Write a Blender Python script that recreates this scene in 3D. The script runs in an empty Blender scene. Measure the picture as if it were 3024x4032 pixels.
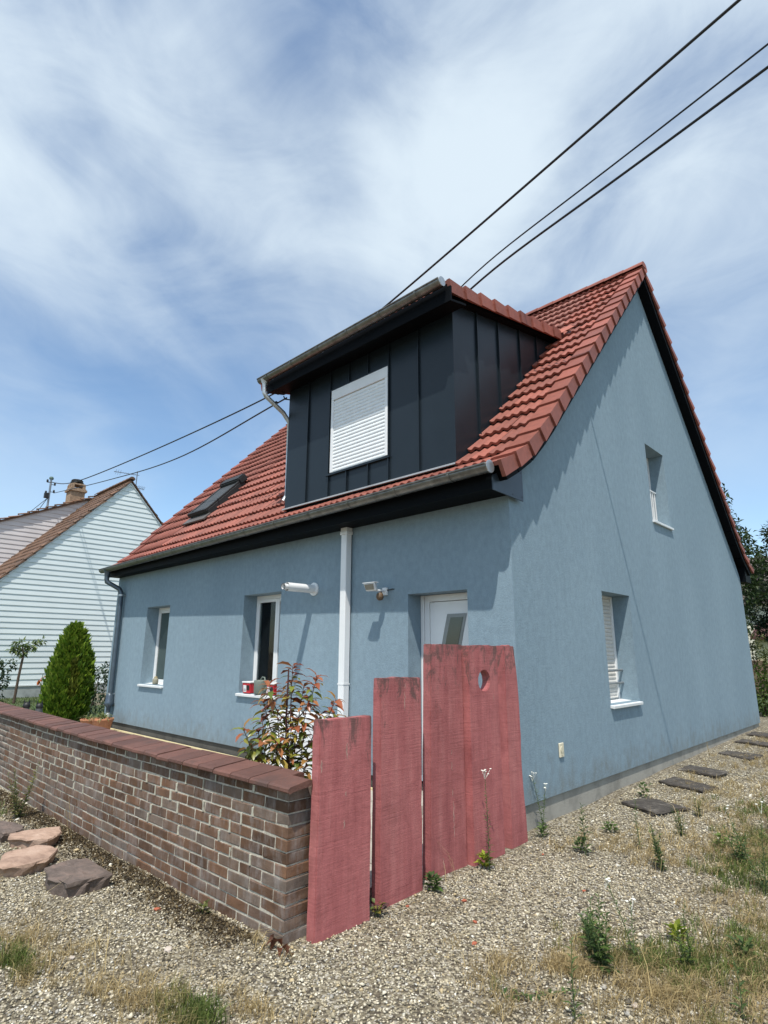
import bpy, bmesh, math, random
import numpy as np
from mathutils import Matrix, Vector

random.seed(7)
RNG = np.random.default_rng(11)
scene = bpy.context.scene
col = scene.collection

# ------------------------------------------------------------------ camera, sky, sun, exposure
CAM = Vector((3.23774, -5.35672, 1.45277))
cam_r = Vector((0.72253248, 0.69132132, 0.00465287))
cam_u = Vector((0.16058301, -0.17437144, 0.97149766))
cam_f = Vector((-0.67242837, 0.70119144, 0.23700349))
cd = bpy.data.cameras.new('camera')
cam = bpy.data.objects.new('camera', cd)
col.objects.link(cam)
M = Matrix((cam_r, cam_u, -cam_f)).transposed().to_4x4()
M.translation = CAM
cam.matrix_world = M
cd.sensor_fit = 'VERTICAL'
cd.sensor_height = 32.0
cd.lens = 2263.876 / 4032 * 32.0
cd.clip_start = 0.05
cd.clip_end = 4000
scene.camera = cam

SUN_DIR = Vector((-0.67, 1.0, -2.31)).normalized()      # the way the light travels
to_sun = -SUN_DIR
sun_el = math.asin(to_sun.z)
sun_rot = math.atan2(to_sun.x, to_sun.y)
sd = bpy.data.lights.new('sun', 'SUN')
sd.energy = 3.7
sd.angle = math.radians(0.55)
sd.color = (1.0, 0.955, 0.88)
sun = bpy.data.objects.new('sun', sd)
col.objects.link(sun)
sun.rotation_euler = SUN_DIR.to_track_quat('-Z', 'Y').to_euler()
sun.location = (8, -12, 30)

world = bpy.data.worlds.new('World')
scene.world = world
world.use_nodes = True
wn = world.node_tree
wn.nodes.clear()


def N(nt, typ, **kw):
    n = nt.nodes.new(typ)
    for k, v in kw.items():
        if hasattr(n, k):
            setattr(n, k, v)
    return n


def build_world():
    nt = wn
    L = nt.links.new
    out = N(nt, 'ShaderNodeOutputWorld')
    bg = N(nt, 'ShaderNodeBackground')
    bg.inputs['Strength'].default_value = 0.13
    sky = N(nt, 'ShaderNodeTexSky')
    sky.sky_type = 'NISHITA'
    sky.sun_disc = False
    sky.sun_elevation = sun_el
    sky.sun_rotation = sun_rot
    sky.altitude = 150
    sky.air_density = 1.0
    sky.dust_density = 0.6
    sky.ozone_density = 2.2
    tc = N(nt, 'ShaderNodeTexCoord')
    sep = N(nt, 'ShaderNodeSeparateXYZ')
    L(tc.outputs['Generated'], sep.inputs[0])
    mp = N(nt, 'ShaderNodeMapping')
    mp.inputs['Location'].default_value = CLOUD_OFF
    mp.inputs['Rotation'].default_value = (0.3, -0.5, CLOUD_ROT)
    mp.inputs['Scale'].default_value = (1.0, 1.0, 1.0)
    L(tc.outputs['Generated'], mp.inputs[0])
    n1 = N(nt, 'ShaderNodeTexNoise'); n1.inputs['Scale'].default_value = 1.9
    n1.inputs['Detail'].default_value = 7; n1.inputs['Roughness'].default_value = 0.50
    n1.inputs['Distortion'].default_value = 0.7
    L(mp.outputs[0], n1.inputs['Vector'])
    n2 = N(nt, 'ShaderNodeTexNoise'); n2.inputs['Scale'].default_value = 4.0
    n2.inputs["Detail"].default_value = 10; n2.inputs["Roughness"].default_value = 0.58
    n2.inputs['Distortion'].default_value = 0.6
    mp2 = N(nt, 'ShaderNodeMapping')
    mp2.inputs['Rotation'].default_value = (0.2, 0.75, 0.4)
    mp2.inputs['Scale'].default_value = (1.0, 1.0, 2.2)
    L(tc.outputs['Generated'], mp2.inputs[0]); L(mp2.outputs[0], n2.inputs['Vector'])
    mixn = N(nt, 'ShaderNodeMath', operation='MULTIPLY_ADD')
    mixn.inputs[1].default_value = 0.44
    L(n2.outputs['Fac'], mixn.inputs[0]); L(n1.outputs['Fac'], mixn.inputs[2])
    dens = mixn.outputs[0]
    for (d, w, c0) in CLOUD_MASSES:
        dp = N(nt, 'ShaderNodeVectorMath', operation='DOT_PRODUCT')
        v_ = Vector(d).normalized()
        dp.inputs[1].default_value = v_
        L(tc.outputs['Generated'], dp.inputs[0])
        mr = N(nt, 'ShaderNodeMapRange', interpolation_type='SMOOTHSTEP')
        mr.inputs['From Min'].default_value = c0; mr.inputs['From Max'].default_value = 1.0
        mr.inputs['To Min'].default_value = 0.0; mr.inputs['To Max'].default_value = w
        L(dp.outputs['Value'], mr.inputs['Value'])
        ad = N(nt, 'ShaderNodeMath', operation='ADD')
        L(dens, ad.inputs[0]); L(mr.outputs[0], ad.inputs[1])
        dens = ad.outputs[0]
    ramp = N(nt, 'ShaderNodeValToRGB')
    ramp.color_ramp.interpolation = 'EASE'
    ramp.color_ramp.elements[0].position = CLOUD_LO
    ramp.color_ramp.elements[0].color = (0, 0, 0, 1)
    ramp.color_ramp.elements[1].position = CLOUD_HI
    ramp.color_ramp.elements[1].color = (1, 1, 1, 1)
    L(dens, ramp.inputs[0])
    # clouds thin out towards the horizon
    hz = N(nt, 'ShaderNodeMapRange')
    hz.inputs['From Min'].default_value = 0.10; hz.inputs['From Max'].default_value = 0.62
    hz.inputs['To Min'].default_value = 0.10; hz.inputs['To Max'].default_value = 0.88
    L(sep.outputs['Z'], hz.inputs['Value'])
    fac = N(nt, 'ShaderNodeMath', operation='MULTIPLY')
    L(ramp.outputs[0], fac.inputs[0]); L(hz.outputs[0], fac.inputs[1])
    tint = N(nt, 'ShaderNodeMix', data_type='RGBA', blend_type='MULTIPLY')
    tint.inputs['Factor'].default_value = 1.0
    tint.inputs['B'].default_value = SKY_TINT
    L(sky.outputs[0], tint.inputs['A'])
    mix = N(nt, 'ShaderNodeMix', data_type='RGBA')
    mix.inputs['B'].default_value = CLOUD_COL
    L(fac.outputs[0], mix.inputs['Factor']); L(tint.outputs['Result'], mix.inputs['A'])
    L(mix.outputs['Result'], bg.inputs['Color'])
    L(bg.outputs[0], out.inputs[0])


CLOUD_OFF = (5.1, 2.2, -1.4)
CLOUD_ROT = 0.35
CLOUD_LO, CLOUD_HI = 0.46, 1.06
CLOUD_COL = (4.9, 5.6, 6.1, 1)
SKY_TINT = (1.10, 1.16, 1.13, 1)
# thicker and thinner places of the cirrus: direction, weight, cosine of the half width
CLOUD_MASSES = [((-0.113, 0.654, 0.748), 0.14, 0.88), ((-0.315, 0.591, 0.743), 0.07, 0.95), ((-0.48, 0.576, 0.661), 0.13, 0.965), ((-0.684, 0.111, 0.721), 0.10, 0.93),
                ((-0.758, 0.22, 0.614), 0.12, 0.94), ((-0.159, 0.917, 0.366), 0.12, 0.985), ((0.5, 0.3, 0.8), 0.10, 0.85), ((0.2, -0.7, 0.6), 0.08, 0.85),
                ((-0.521, 0.314, 0.794), -0.05, 0.955), ((-0.864, 0.31, 0.398), -0.12, 0.93), ((-0.716, 0.468, 0.518), -0.07, 0.95), ((-0.133, 0.821, 0.555), -0.10, 0.95)]
build_world()

vs = scene.view_settings
vs.view_transform = 'Standard'
try:
    vs.look = 'None'
except Exception:
    pass
vs.exposure = 0.38
vs.gamma = 1.0
vs.use_curve_mapping = False
scene.cycles.max_bounces = 6
scene.cycles.use_denoising = True

# ------------------------------------------------------------------ helpers
WLOC = {}


def link(name, mesh, mat=None, parent=None):
    o = bpy.data.objects.new(name, mesh)
    col.objects.link(o)
    if mat is not None and mesh is not None and len(mesh.materials) == 0:
        mesh.materials.append(mat)
    WLOC[o.name] = Vector((0, 0, 0))
    if parent is not None:
        o.parent = parent
        o.matrix_parent_inverse = Matrix.Translation(-WLOC[parent.name])
    return o


def tag(o, label=None, cat=None, group=None, kind=None):
    if label: o['label'] = label
    if cat: o['category'] = cat
    if group: o['group'] = group
    if kind: o['kind'] = kind
    return o


def empty(name, loc, label, cat, group=None):
    o = bpy.data.objects.new(name, None)
    o.empty_display_size = 0.2
    col.objects.link(o)
    o.location = loc
    WLOC[o.name] = Vector(loc)
    return tag(o, label, cat, group)


class MB:
    """collects verts and faces for one mesh"""
    def __init__(self):
        self.v = []; self.f = []; self.sm = []

    def add(self, vs, fs, smooth=False):
        b = len(self.v)
        self.v += [tuple(q) for q in vs]
        self.f += [tuple(b + i for i in q) for q in fs]
        self.sm += [smooth] * len(fs)
        return self

    def box(self, x0, x1, y0, y1, z0, z1):
        v = [(x0, y0, z0), (x1, y0, z0), (x1, y1, z0), (x0, y1, z0), (x0, y0, z1), (x1, y0, z1), (x1, y1, z1), (x0, y1, z1)]
        return self.add(v, [(0, 3, 2, 1), (4, 5, 6, 7), (0, 1, 5, 4), (1, 2, 6, 5), (2, 3, 7, 6), (3, 0, 4, 7)])

    def hexa(self, a, b):
        """prism between polygon a and polygon b with equally many points"""
        n = len(a)
        fs = [tuple(reversed(range(n))), tuple(range(n, 2 * n))]
        fs += [(i, (i + 1) % n, n + (i + 1) % n, n + i) for i in range(n)]
        return self.add(list(a) + list(b), fs)

    def prism_x(self, poly, x0, x1):
        return self.hexa([(x0, y, z) for y, z in poly], [(x1, y, z) for y, z in poly])

    def prism_y(self, poly, y0, y1):
        return self.hexa([(x, y0, z) for x, z in poly], [(x, y1, z) for x, z in poly])

    def prism_z(self, poly, z0, z1):
        return self.hexa([(x, y, z0) for x, y in poly], [(x, y, z1) for x, y in poly])

    def tube(self, pts, r, seg=10, cap=True, smooth=True):
        pts = [Vector(q) for q in pts]
        rs = r if isinstance(r, (list, tuple)) else [r] * len(pts)
        t0 = (pts[1] - pts[0]).normalized()
        up = Vector((0, 0, 1)) if abs(t0.z) < 0.9 else Vector((1, 0, 0))
        n = t0.cross(up).normalized()
        vs = []; fs = []
        for i, q in enumerate(pts):
            if i == 0: t = pts[1] - pts[0]
            elif i == len(pts) - 1: t = pts[-1] - pts[-2]
            else: t = (pts[i + 1] - pts[i]).normalized() + (pts[i] - pts[i - 1]).normalized()
            t.normalize()
            n = (n - t * n.dot(t)).normalized()
            b = t.cross(n)
            for k in range(seg):
                a = 2 * math.pi * k / seg
                vs.append(q + (n * math.cos(a) + b * math.sin(a)) * rs[i])
        for i in range(len(pts) - 1):
            for k in range(seg):
                k2 = (k + 1) % seg
                fs.append((i * seg + k, i * seg + k2, (i + 1) * seg + k2, (i + 1) * seg + k))
        self.add(vs, fs, smooth)
        if cap:
            self.add(vs[:seg], [tuple(reversed(range(seg)))])
            self.add(vs[-seg:], [tuple(range(seg))])
        return self

    def lathe(self, c, prof, seg=20, smooth=True):
        vs = []; fs = []
        for r, z in prof:
            for k in range(seg):
                a = 2 * math.pi * k / seg
                vs.append((c[0] + r * math.cos(a), c[1] + r * math.sin(a), c[2] + z))
        for i in range(len(prof) - 1):
            for k in range(seg):
                k2 = (k + 1) % seg
                fs.append((i * seg + k, i * seg + k2, (i + 1) * seg + k2, (i + 1) * seg + k))
        return self.add(vs, fs, smooth)

    def mesh(self, name):
        m = bpy.data.meshes.new(name)
        m.from_pydata(self.v, [], self.f)
        m.polygons.foreach_set('use_smooth', self.sm)
        m.update()
        return m

    def build(self, name, mat, parent=None, bevel=0.0, seg=1):
        m = self.mesh(name)
        bm = bmesh.new(); bm.from_mesh(m)
        bmesh.ops.recalc_face_normals(bm, faces=bm.faces)
        if bevel > 0:
            es = [e for e in bm.edges if len(e.link_faces) == 2 and e.calc_face_angle(0) > 0.5]
            bmesh.ops.bevel(bm, geom=es, offset=bevel, segments=seg, affect='EDGES', clamp_overlap=True)
        bm.to_mesh(m); bm.free()
        return link(name, m, mat, parent)


def np_mesh(name, verts, tris_or_quads, color=None, smooth=False):
    """mesh from numpy arrays; faces is an (n,3) or (n,4) array, or a list of two of them"""
    m = bpy.data.meshes.new(name)
    groups = tris_or_quads if isinstance(tris_or_quads, list) else [tris_or_quads]
    loops = np.concatenate([g.ravel() for g in groups]).astype(np.int32)
    sizes = np.concatenate([np.full(len(g), g.shape[1]) for g in groups]).astype(np.int32)
    starts = np.concatenate([[0], np.cumsum(sizes)[:-1]]).astype(np.int32)
    m.vertices.add(len(verts)); m.vertices.foreach_set('co', np.asarray(verts, np.float32).ravel())
    m.loops.add(len(loops)); m.loops.foreach_set('vertex_index', loops)
    m.polygons.add(len(sizes)); m.polygons.foreach_set('loop_start', starts)
    m.update(calc_edges=True)
    if smooth:
        m.polygons.foreach_set('use_smooth', np.ones(len(sizes), bool))
    if color is not None:
        a = m.color_attributes.new('tone', 'FLOAT_COLOR', 'POINT')
        c = np.ones((len(verts), 4), np.float32); c[:, :3] = color
        a.data.foreach_set('color', c.ravel())
    m.validate()
    return m


# ------------------------------------------------------------------ materials
def mat_new(name):
    m = bpy.data.materials.new(name)
    m.use_nodes = True
    nt = m.node_tree
    b = nt.nodes['Principled BSDF']
    return m, nt, b


def ramp_node(nt, stops, src, interp='LINEAR'):
    r = N(nt, 'ShaderNodeValToRGB')
    r.color_ramp.interpolation = interp
    e = r.color_ramp.elements
    while len(e) > 1: e.remove(e[-1])
    e[0].position = stops[0][0]; e[0].color = (*stops[0][1], 1)
    for p, c in stops[1:]:
        x = e.new(p); x.color = (*c, 1)
    nt.links.new(src, r.inputs[0])
    return r.outputs[0]


def noise_node(nt, scale, detail=4, rough=0.55, coord='Object', vscale=None, dist=0.0, vec=None):
    n = N(nt, 'ShaderNodeTexNoise')
    n.inputs['Scale'].default_value = scale
    n.inputs['Detail'].default_value = detail
    n.inputs['Roughness'].default_value = rough
    n.inputs['Distortion'].default_value = dist
    if vec is None:
        if coord == 'World':
            g = N(nt, 'ShaderNodeNewGeometry'); vec = g.outputs['Position']
        else:
            tc = N(nt, 'ShaderNodeTexCoord'); vec = tc.outputs[coord]
    if vscale:
        mp = N(nt, 'ShaderNodeMapping'); mp.inputs['Scale'].default_value = vscale
        nt.links.new(vec, mp.inputs[0]); vec = mp.outputs[0]
    nt.links.new(vec, n.inputs['Vector'])
    return n.outputs['Fac']


def mixc(nt, fac, a, b, blend='MIX'):
    m = N(nt, 'ShaderNodeMix', data_type='RGBA', blend_type=blend)
    for key, val in (('Factor', fac), ('A', a), ('B', b)):
        if isinstance(val, (int, float)): m.inputs[key].default_value = val
        elif isinstance(val, tuple): m.inputs[key].default_value = (*val, 1)
        else: nt.links.new(val, m.inputs[key])
    return m.outputs['Result']


def bump(nt, b, height, strength=0.3, dist=0.01):
    bp = N(nt, 'ShaderNodeBump')
    bp.inputs['Strength'].default_value = strength
    bp.inputs['Distance'].default_value = dist
    nt.links.new(height, bp.inputs['Height'])
    nt.links.new(bp.outputs[0], b.inputs['Normal'])
    return bp


def simple(name, c, rough=0.6, metal=0.0, var=0.12, scale=6.0, bstr=0.0, bscale=60.0, spec=0.5, objvar=0.0):
    m, nt, b = mat_new(name)
    f = noise_node(nt, scale, 5, coord='World')
    lo = tuple(x * (1 - var) for x in c); hi = tuple(min(1, x * (1 + var)) for x in c)
    cc = ramp_node(nt, [(0.3, lo), (0.7, hi)], f)
    if objvar:
        oi = N(nt, 'ShaderNodeObjectInfo')
        k = ramp_node(nt, [(0, (1 - objvar,) * 3), (1, (1 + objvar,) * 3)], oi.outputs['Random'])
        cc = mixc(nt, 1.0, cc, k, 'MULTIPLY')
    nt.links.new(cc, b.inputs['Base Color'])
    b.inputs['Roughness'].default_value = rough
    b.inputs['Metallic'].default_value = metal
    b.inputs['Specular IOR Level'].default_value = spec
    if bstr:
        bump(nt, b, noise_node(nt, bscale, 4, coord='World'), bstr, 0.004)
    return m


def mat_stucco():
    m, nt, b = mat_new('blue_render')
    big = noise_node(nt, 0.8, 5, coord='World', vscale=(1, 1, 0.45))
    mid = noise_node(nt, 14, 6, 0.65, coord='World', vscale=(1.0, 1.0, 0.7))
    fine = noise_node(nt, 85, 3, 0.6, coord='World')
    c1 = ramp_node(nt, [(0.3, (0.208, 0.284, 0.337)), (0.7, (0.240, 0.322, 0.378))], big)
    c2 = ramp_node(nt, [(0.30, (0.88, 0.88, 0.88)), (0.62, (1.04, 1.04, 1.04))], mid)
    c3 = ramp_node(nt, [(0.25, (0.86, 0.86, 0.86)), (0.7, (1.08, 1.08, 1.08))], fine)
    c = mixc(nt, 1.0, mixc(nt, 1.0, c1, c2, 'MULTIPLY'), c3, 'MULTIPLY')
    # streaks and splashed dirt low down
    st = noise_node(nt, 5.0, 6, 0.7, coord='World', vscale=(2.2, 2.2, 0.5), dist=0.4)
    st = ramp_node(nt, [(0.54, (0, 0, 0)), (0.78, (0.22, 0.22, 0.22))], st)
    c = mixc(nt, st, c, (0.14, 0.19, 0.215))
    g_ = N(nt, 'ShaderNodeNewGeometry'); sp_ = N(nt, 'ShaderNodeSeparateXYZ'); nt.links.new(g_.outputs['Position'], sp_.inputs[0])
    lo_ = N(nt, 'ShaderNodeMapRange'); lo_.inputs['From Min'].default_value = 0.55; lo_.inputs['From Max'].default_value = 0.0
    lo_.inputs['To Min'].default_value = 0.0; lo_.inputs['To Max'].default_value = 0.34
    nt.links.new(sp_.outputs['Z'], lo_.inputs['Value'])
    dn = noise_node(nt, 6.0, 7, 0.7, coord='World', vscale=(1, 1, 0.6))
    sm = N(nt, 'ShaderNodeMath', operation='ADD'); nt.links.new(dn, sm.inputs[0]); nt.links.new(lo_.outputs[0], sm.inputs[1])
    df = ramp_node(nt, [(0.66, (0, 0, 0)), (0.95, (0.55, 0.55, 0.55))], sm.outputs[0])
    c = mixc(nt, df, c, (0.16, 0.165, 0.150))
    nt.links.new(c, b.inputs['Base Color'])
    b.inputs['Roughness'].default_value = 0.92
    b.inputs['Specular IOR Level'].default_value = 0.2
    h = N(nt, 'ShaderNodeMath', operation='ADD')
    nt.links.new(noise_node(nt, 120, 3, 0.7, coord='World'), h.inputs[0])
    nt.links.new(noise_node(nt, 38, 3, 0.6, coord='World'), h.inputs[1])
    bump(nt, b, h.outputs[0], 0.55, 0.006)
    return m


def mat_brick():
    m, nt, b = mat_new('brown_brick')
    oi = N(nt, 'ShaderNodeObjectInfo')
    base = ramp_node(nt, [(0.0, (0.082, 0.047, 0.030)), (0.2, (0.125, 0.072, 0.046)), (0.4, (0.165, 0.090, 0.054)), (0.55, (0.128, 0.082, 0.060)),
                          (0.7, (0.160, 0.106, 0.075)), (0.85, (0.145, 0.112, 0.092)), (1.0, (0.180, 0.135, 0.106))], oi.outputs['Random'])
    blot = noise_node(nt, 9, 5, 0.6, coord='World')
    k = ramp_node(nt, [(0.3, (0.72, 0.72, 0.72)), (0.7, (1.22, 1.2, 1.17))], blot)
    c = mixc(nt, 1.0, base, k, 'MULTIPLY')
    # lime bloom, running down
    ef = noise_node(nt, 4.2, 6, 0.68, coord='World', vscale=(2.2, 2.2, 0.9))
    ef2 = noise_node(nt, 26, 5, 0.7, coord='World', vscale=(1.6, 1.6, 0.35))
    mm = N(nt, 'ShaderNodeMath', operation='MULTIPLY_ADD'); mm.inputs[1].default_value = 0.45
    nt.links.new(ef2, mm.inputs[0]); nt.links.new(ef, mm.inputs[2])
    fac = ramp_node(nt, [(0.70, (0, 0, 0)), (0.96, (0.5, 0.5, 0.5))], mm.outputs[0])
    c = mixc(nt, fac, c, (0.33, 0.30, 0.285))
    rs = noise_node(nt, 3.0, 4, 0.6, coord='World', vscale=(1, 1, 1.6))
    c = mixc(nt, ramp_node(nt, [(0.56, (0, 0, 0)), (0.78, (0.55, 0.55, 0.55))], rs), c, (0.165, 0.082, 0.038))
    nt.links.new(c, b.inputs['Base Color'])
    b.inputs['Roughness'].default_value = 0.9
    b.inputs['Specular IOR Level'].default_value = 0.25
    bump(nt, b, noise_node(nt, 55, 5, 0.65, coord='World'), 0.5, 0.006)
    return m


def mat_mortar():
    m, nt, b = mat_new('pale_mortar')
    f = noise_node(nt, 6, 6, 0.65, coord='World')
    c = ramp_node(nt, [(0.25, (0.30, 0.275, 0.225)), (0.45, (0.52, 0.475, 0.39)), (0.75, (0.70, 0.645, 0.54))], f)
    g = noise_node(nt, 60, 4, 0.6, coord='World')
    c = mixc(nt, 1.0, c, ramp_node(nt, [(0.3, (0.7, 0.7, 0.7)), (0.7, (1.1, 1.1, 1.1))], g), 'MULTIPLY')
    nt.links.new(c, b.inputs['Base Color'])
    b.inputs['Roughness'].default_value = 0.95
    bump(nt, b, noise_node(nt, 90, 4, 0.7, coord='World'), 0.8, 0.006)
    return m


def mat_tile(name, c, var=0.16, weather=(0.10, 0.06, 0.045), wfac=0.35, bs=0.25, bsc=140, bd=0.003):
    m, nt, b = mat_new(name)
    oi = N(nt, 'ShaderNodeObjectInfo')
    k = ramp_node(nt, [(0, (1 - var,) * 3), (0.5, (1, 1, 1)), (1, (1 + var, 1 + var * 0.8, 1 + var * 0.7))], oi.outputs['Random'])
    f = noise_node(nt, 11, 6, 0.62, coord='World')
    base = ramp_node(nt, [(0.25, tuple(x * 0.80 for x in c)), (0.75, tuple(x * 1.16 for x in c))], f)
    cc = mixc(nt, 1.0, base, k, 'MULTIPLY')
    d = noise_node(nt, 2.2, 6, 0.7, coord='World')
    cc = mixc(nt, ramp_node(nt, [(0.52, (0, 0, 0)), (0.8, (wfac,) * 3)], d), cc, weather)
    nt.links.new(cc, b.inputs['Base Color'])
    b.inputs['Roughness'].default_value = 0.62
    b.inputs['Specular IOR Level'].default_value = 0.4
    bump(nt, b, noise_node(nt, bsc, 5, 0.65, coord='World'), bs, bd)
    return m


def mat_plank():
    m, nt, b = mat_new('red_stained_wood')
    g = N(nt, 'ShaderNodeNewGeometry')
    oi = N(nt, 'ShaderNodeObjectInfo')
    f = noise_node(nt, 1.6, 6, 0.6, coord='World', vscale=(1, 6, 0.7))
    c = ramp_node(nt, [(0.25, (0.315, 0.094, 0.094)), (0.5, (0.385, 0.125, 0.122)), (0.78, (0.440, 0.170, 0.160))], f)
    k0 = ramp_node(nt, [(0.0, (0.91, 0.90, 0.90)), (1.0, (1.09, 1.09, 1.09))], oi.outputs['Random'])
    c = mixc(nt, 1.0, c, k0, 'MULTIPLY')
    mo = noise_node(nt, 3.6, 8, 0.72, coord='World', dist=1.2)
    c = mixc(nt, 1.0, c, ramp_node(nt, [(0.3, (0.78, 0.74, 0.74)), (0.5, (1.0, 1.0, 1.0)), (0.72, (1.14, 1.18, 1.16))], mo), 'MULTIPLY')
    # long grain
    gr = noise_node(nt, 4, 7, 0.72, coord='World', vscale=(4, 6, 0.45), dist=1.4)
    c = mixc(nt, 1.0, c, ramp_node(nt, [(0.28, (0.84, 0.82, 0.82)), (0.7, (1.08, 1.07, 1.07))], gr), 'MULTIPLY')
    # saw marks: near-level fine scratches
    saw = noise_node(nt, 6, 5, 0.72, coord='World', vscale=(1.0, 0.45, 11.0), dist=0.5)
    c = mixc(nt, 1.0, c, ramp_node(nt, [(0.28, (0.84, 0.81, 0.81)), (0.46, (0.99, 0.99, 0.99)), (0.75, (1.05, 1.06, 1.06))], saw), 'MULTIPLY')
    # grey-brown worn streaks near the sawn tops
    wear = noise_node(nt, 3.0, 9, 0.78, coord='World', vscale=(1.6, 2.2, 1.0), dist=1.2)
    tc = N(nt, 'ShaderNodeTexCoord'); sp = N(nt, 'ShaderNodeSeparateXYZ')
    nt.links.new(tc.outputs['Generated'], sp.inputs[0])
    up = N(nt, 'ShaderNodeMapRange'); up.inputs['From Min'].default_value = 0.66; up.inputs['From Max'].default_value = 1.0
    up.inputs['To Min'].default_value = 0.0; up.inputs['To Max'].default_value = 0.22
    nt.links.new(sp.outputs['Z'], up.inputs['Value'])
    ad = N(nt, 'ShaderNodeMath', operation='ADD')
    nt.links.new(wear, ad.inputs[0]); nt.links.new(up.outputs[0], ad.inputs[1])
    wf = ramp_node(nt, [(0.66, (0, 0, 0)), (0.76, (0.75, 0.75, 0.75))], ad.outputs[0])
    c = mixc(nt, wf, c, (0.085, 0.062, 0.055))
    # cracks and chips of bare wood
    ch = noise_node(nt, 4.5, 6, 0.8, coord='World', vscale=(2, 9, 0.75), dist=1.0)
    cf = ramp_node(nt, [(0.685, (0, 0, 0)), (0.705, (0.8, 0.8, 0.8))], ch)
    c = mixc(nt, cf, c, (0.42, 0.30, 0.24))
    nt.links.new(c, b.inputs['Base Color'])
    b.inputs['Roughness'].default_value = 0.82
    b.inputs['Specular IOR Level'].default_value = 0.3
    h = N(nt, 'ShaderNodeMath', operation='ADD')
    nt.links.new(saw, h.inputs[0]); nt.links.new(gr, h.inputs[1])
    h2 = N(nt, 'ShaderNodeMath', operation='ADD')
    nt.links.new(h.outputs[0], h2.inputs[0])
    nt.links.new(noise_node(nt, 70, 4, 0.7, coord='World'), h2.inputs[1])
    bump(nt, b, h2.outputs[0], 0.55, 0.005)
    return m


def mat_ground():
    m, nt, b = mat_new('gravel_bed')
    g = N(nt, 'ShaderNodeNewGeometry')
    v = N(nt, 'ShaderNodeTexVoronoi'); v.inputs['Scale'].default_value = 62
    nt.links.new(g.outputs['Position'], v.inputs['Vector'])
    sepc = N(nt, 'ShaderNodeSeparateColor'); nt.links.new(v.outputs['Color'], sepc.inputs[0])
    c = ramp_node(nt, [(0.0, (0.055, 0.047, 0.036)), (0.25, (0.14, 0.118, 0.086)), (0.5, (0.24, 0.205, 0.140)), (0.75, (0.36, 0.315, 0.220)), (1.0, (0.55, 0.51, 0.43))], sepc.outputs[0])
    dk = ramp_node(nt, [(0.0, (1, 1, 1)), (0.75, (0.75, 0.75, 0.75)), (1.0, (0.35, 0.33, 0.30))], v.outputs['Distance'])
    c = mixc(nt, 1.0, c, dk, 'MULTIPLY')
    big = noise_node(nt, 0.9, 6, 0.65, coord='World')
    c = mixc(nt, ramp_node(nt, [(0.48, (0, 0, 0)), (0.7, (0.6, 0.6, 0.6))], big), c, (0.115, 0.092, 0.060))
    # grass land beyond the plot
    sp = N(nt, 'ShaderNodeSeparateXYZ'); nt.links.new(g.outputs['Position'], sp.inputs[0])
    far = N(nt, 'ShaderNodeMath', operation='GREATER_THAN'); far.inputs[1].default_value = 13.0
    nt.links.new(sp.outputs['Y'], far.inputs[0])
    c = mixc(nt, far.outputs[0], c, (0.055, 0.085, 0.028))
    nt.links.new(c, b.inputs['Base Color'])
    b.inputs['Roughness'].default_value = 0.95
    b.inputs['Specular IOR Level'].default_value = 0.2
    inv = N(nt, 'ShaderNodeMath', operation='SUBTRACT'); inv.inputs[0].default_value = 1.0
    nt.links.new(v.outputs['Distance'], inv.inputs[1])
    bump(nt, b, inv.outputs[0], 0.9, 0.012)
    return m


def mat_tone(name, rough=0.85, trans=0.0, spec=0.3, wvar=0.0):
    """takes its colour from the mesh's own 'tone' attribute"""
    m, nt, b = mat_new(name)
    a = N(nt, 'ShaderNodeAttribute'); a.attribute_name = 'tone'
    src = a.outputs['Color']
    if wvar:
        f = noise_node(nt, 3.0, 4, coord='World')
        src = mixc(nt, 1.0, src, ramp_node(nt, [(0.3, (1 - wvar,) * 3), (0.7, (1 + wvar,) * 3)], f), 'MULTIPLY')
    nt.links.new(src, b.inputs['Base Color'])
    b.inputs['Roughness'].default_value = rough
    b.inputs['Specular IOR Level'].default_value = spec
    if trans:
        tl = N(nt, 'ShaderNodeBsdfTranslucent')
        nt.links.new(src, tl.inputs['Color'])
        mx = N(nt, 'ShaderNodeMixShader'); mx.inputs[0].default_value = trans
        nt.links.new(b.outputs[0], mx.inputs[1]); nt.links.new(tl.outputs[0], mx.inputs[2])
        nt.links.new(mx.outputs[0], nt.nodes['Material Output'].inputs[0])
    return m


def mat_leaf(name, stops, rough=0.45, trans=0.25):
    m, nt, b = mat_new(name)
    oi = N(nt, 'ShaderNodeObjectInfo')
    c = ramp_node(nt, stops, oi.outputs['Random'])
    nt.links.new(c, b.inputs['Base Color'])
    b.inputs['Roughness'].default_value = rough
    tl = N(nt, 'ShaderNodeBsdfTranslucent'); nt.links.new(c, tl.inputs['Color'])
    mx = N(nt, 'ShaderNodeMixShader'); mx.inputs[0].default_value = trans
    nt.links.new(b.outputs[0], mx.inputs[1]); nt.links.new(tl.outputs[0], mx.inputs[2])
    nt.links.new(mx.outputs[0], nt.nodes['Material Output'].inputs[0])
    return m


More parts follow.
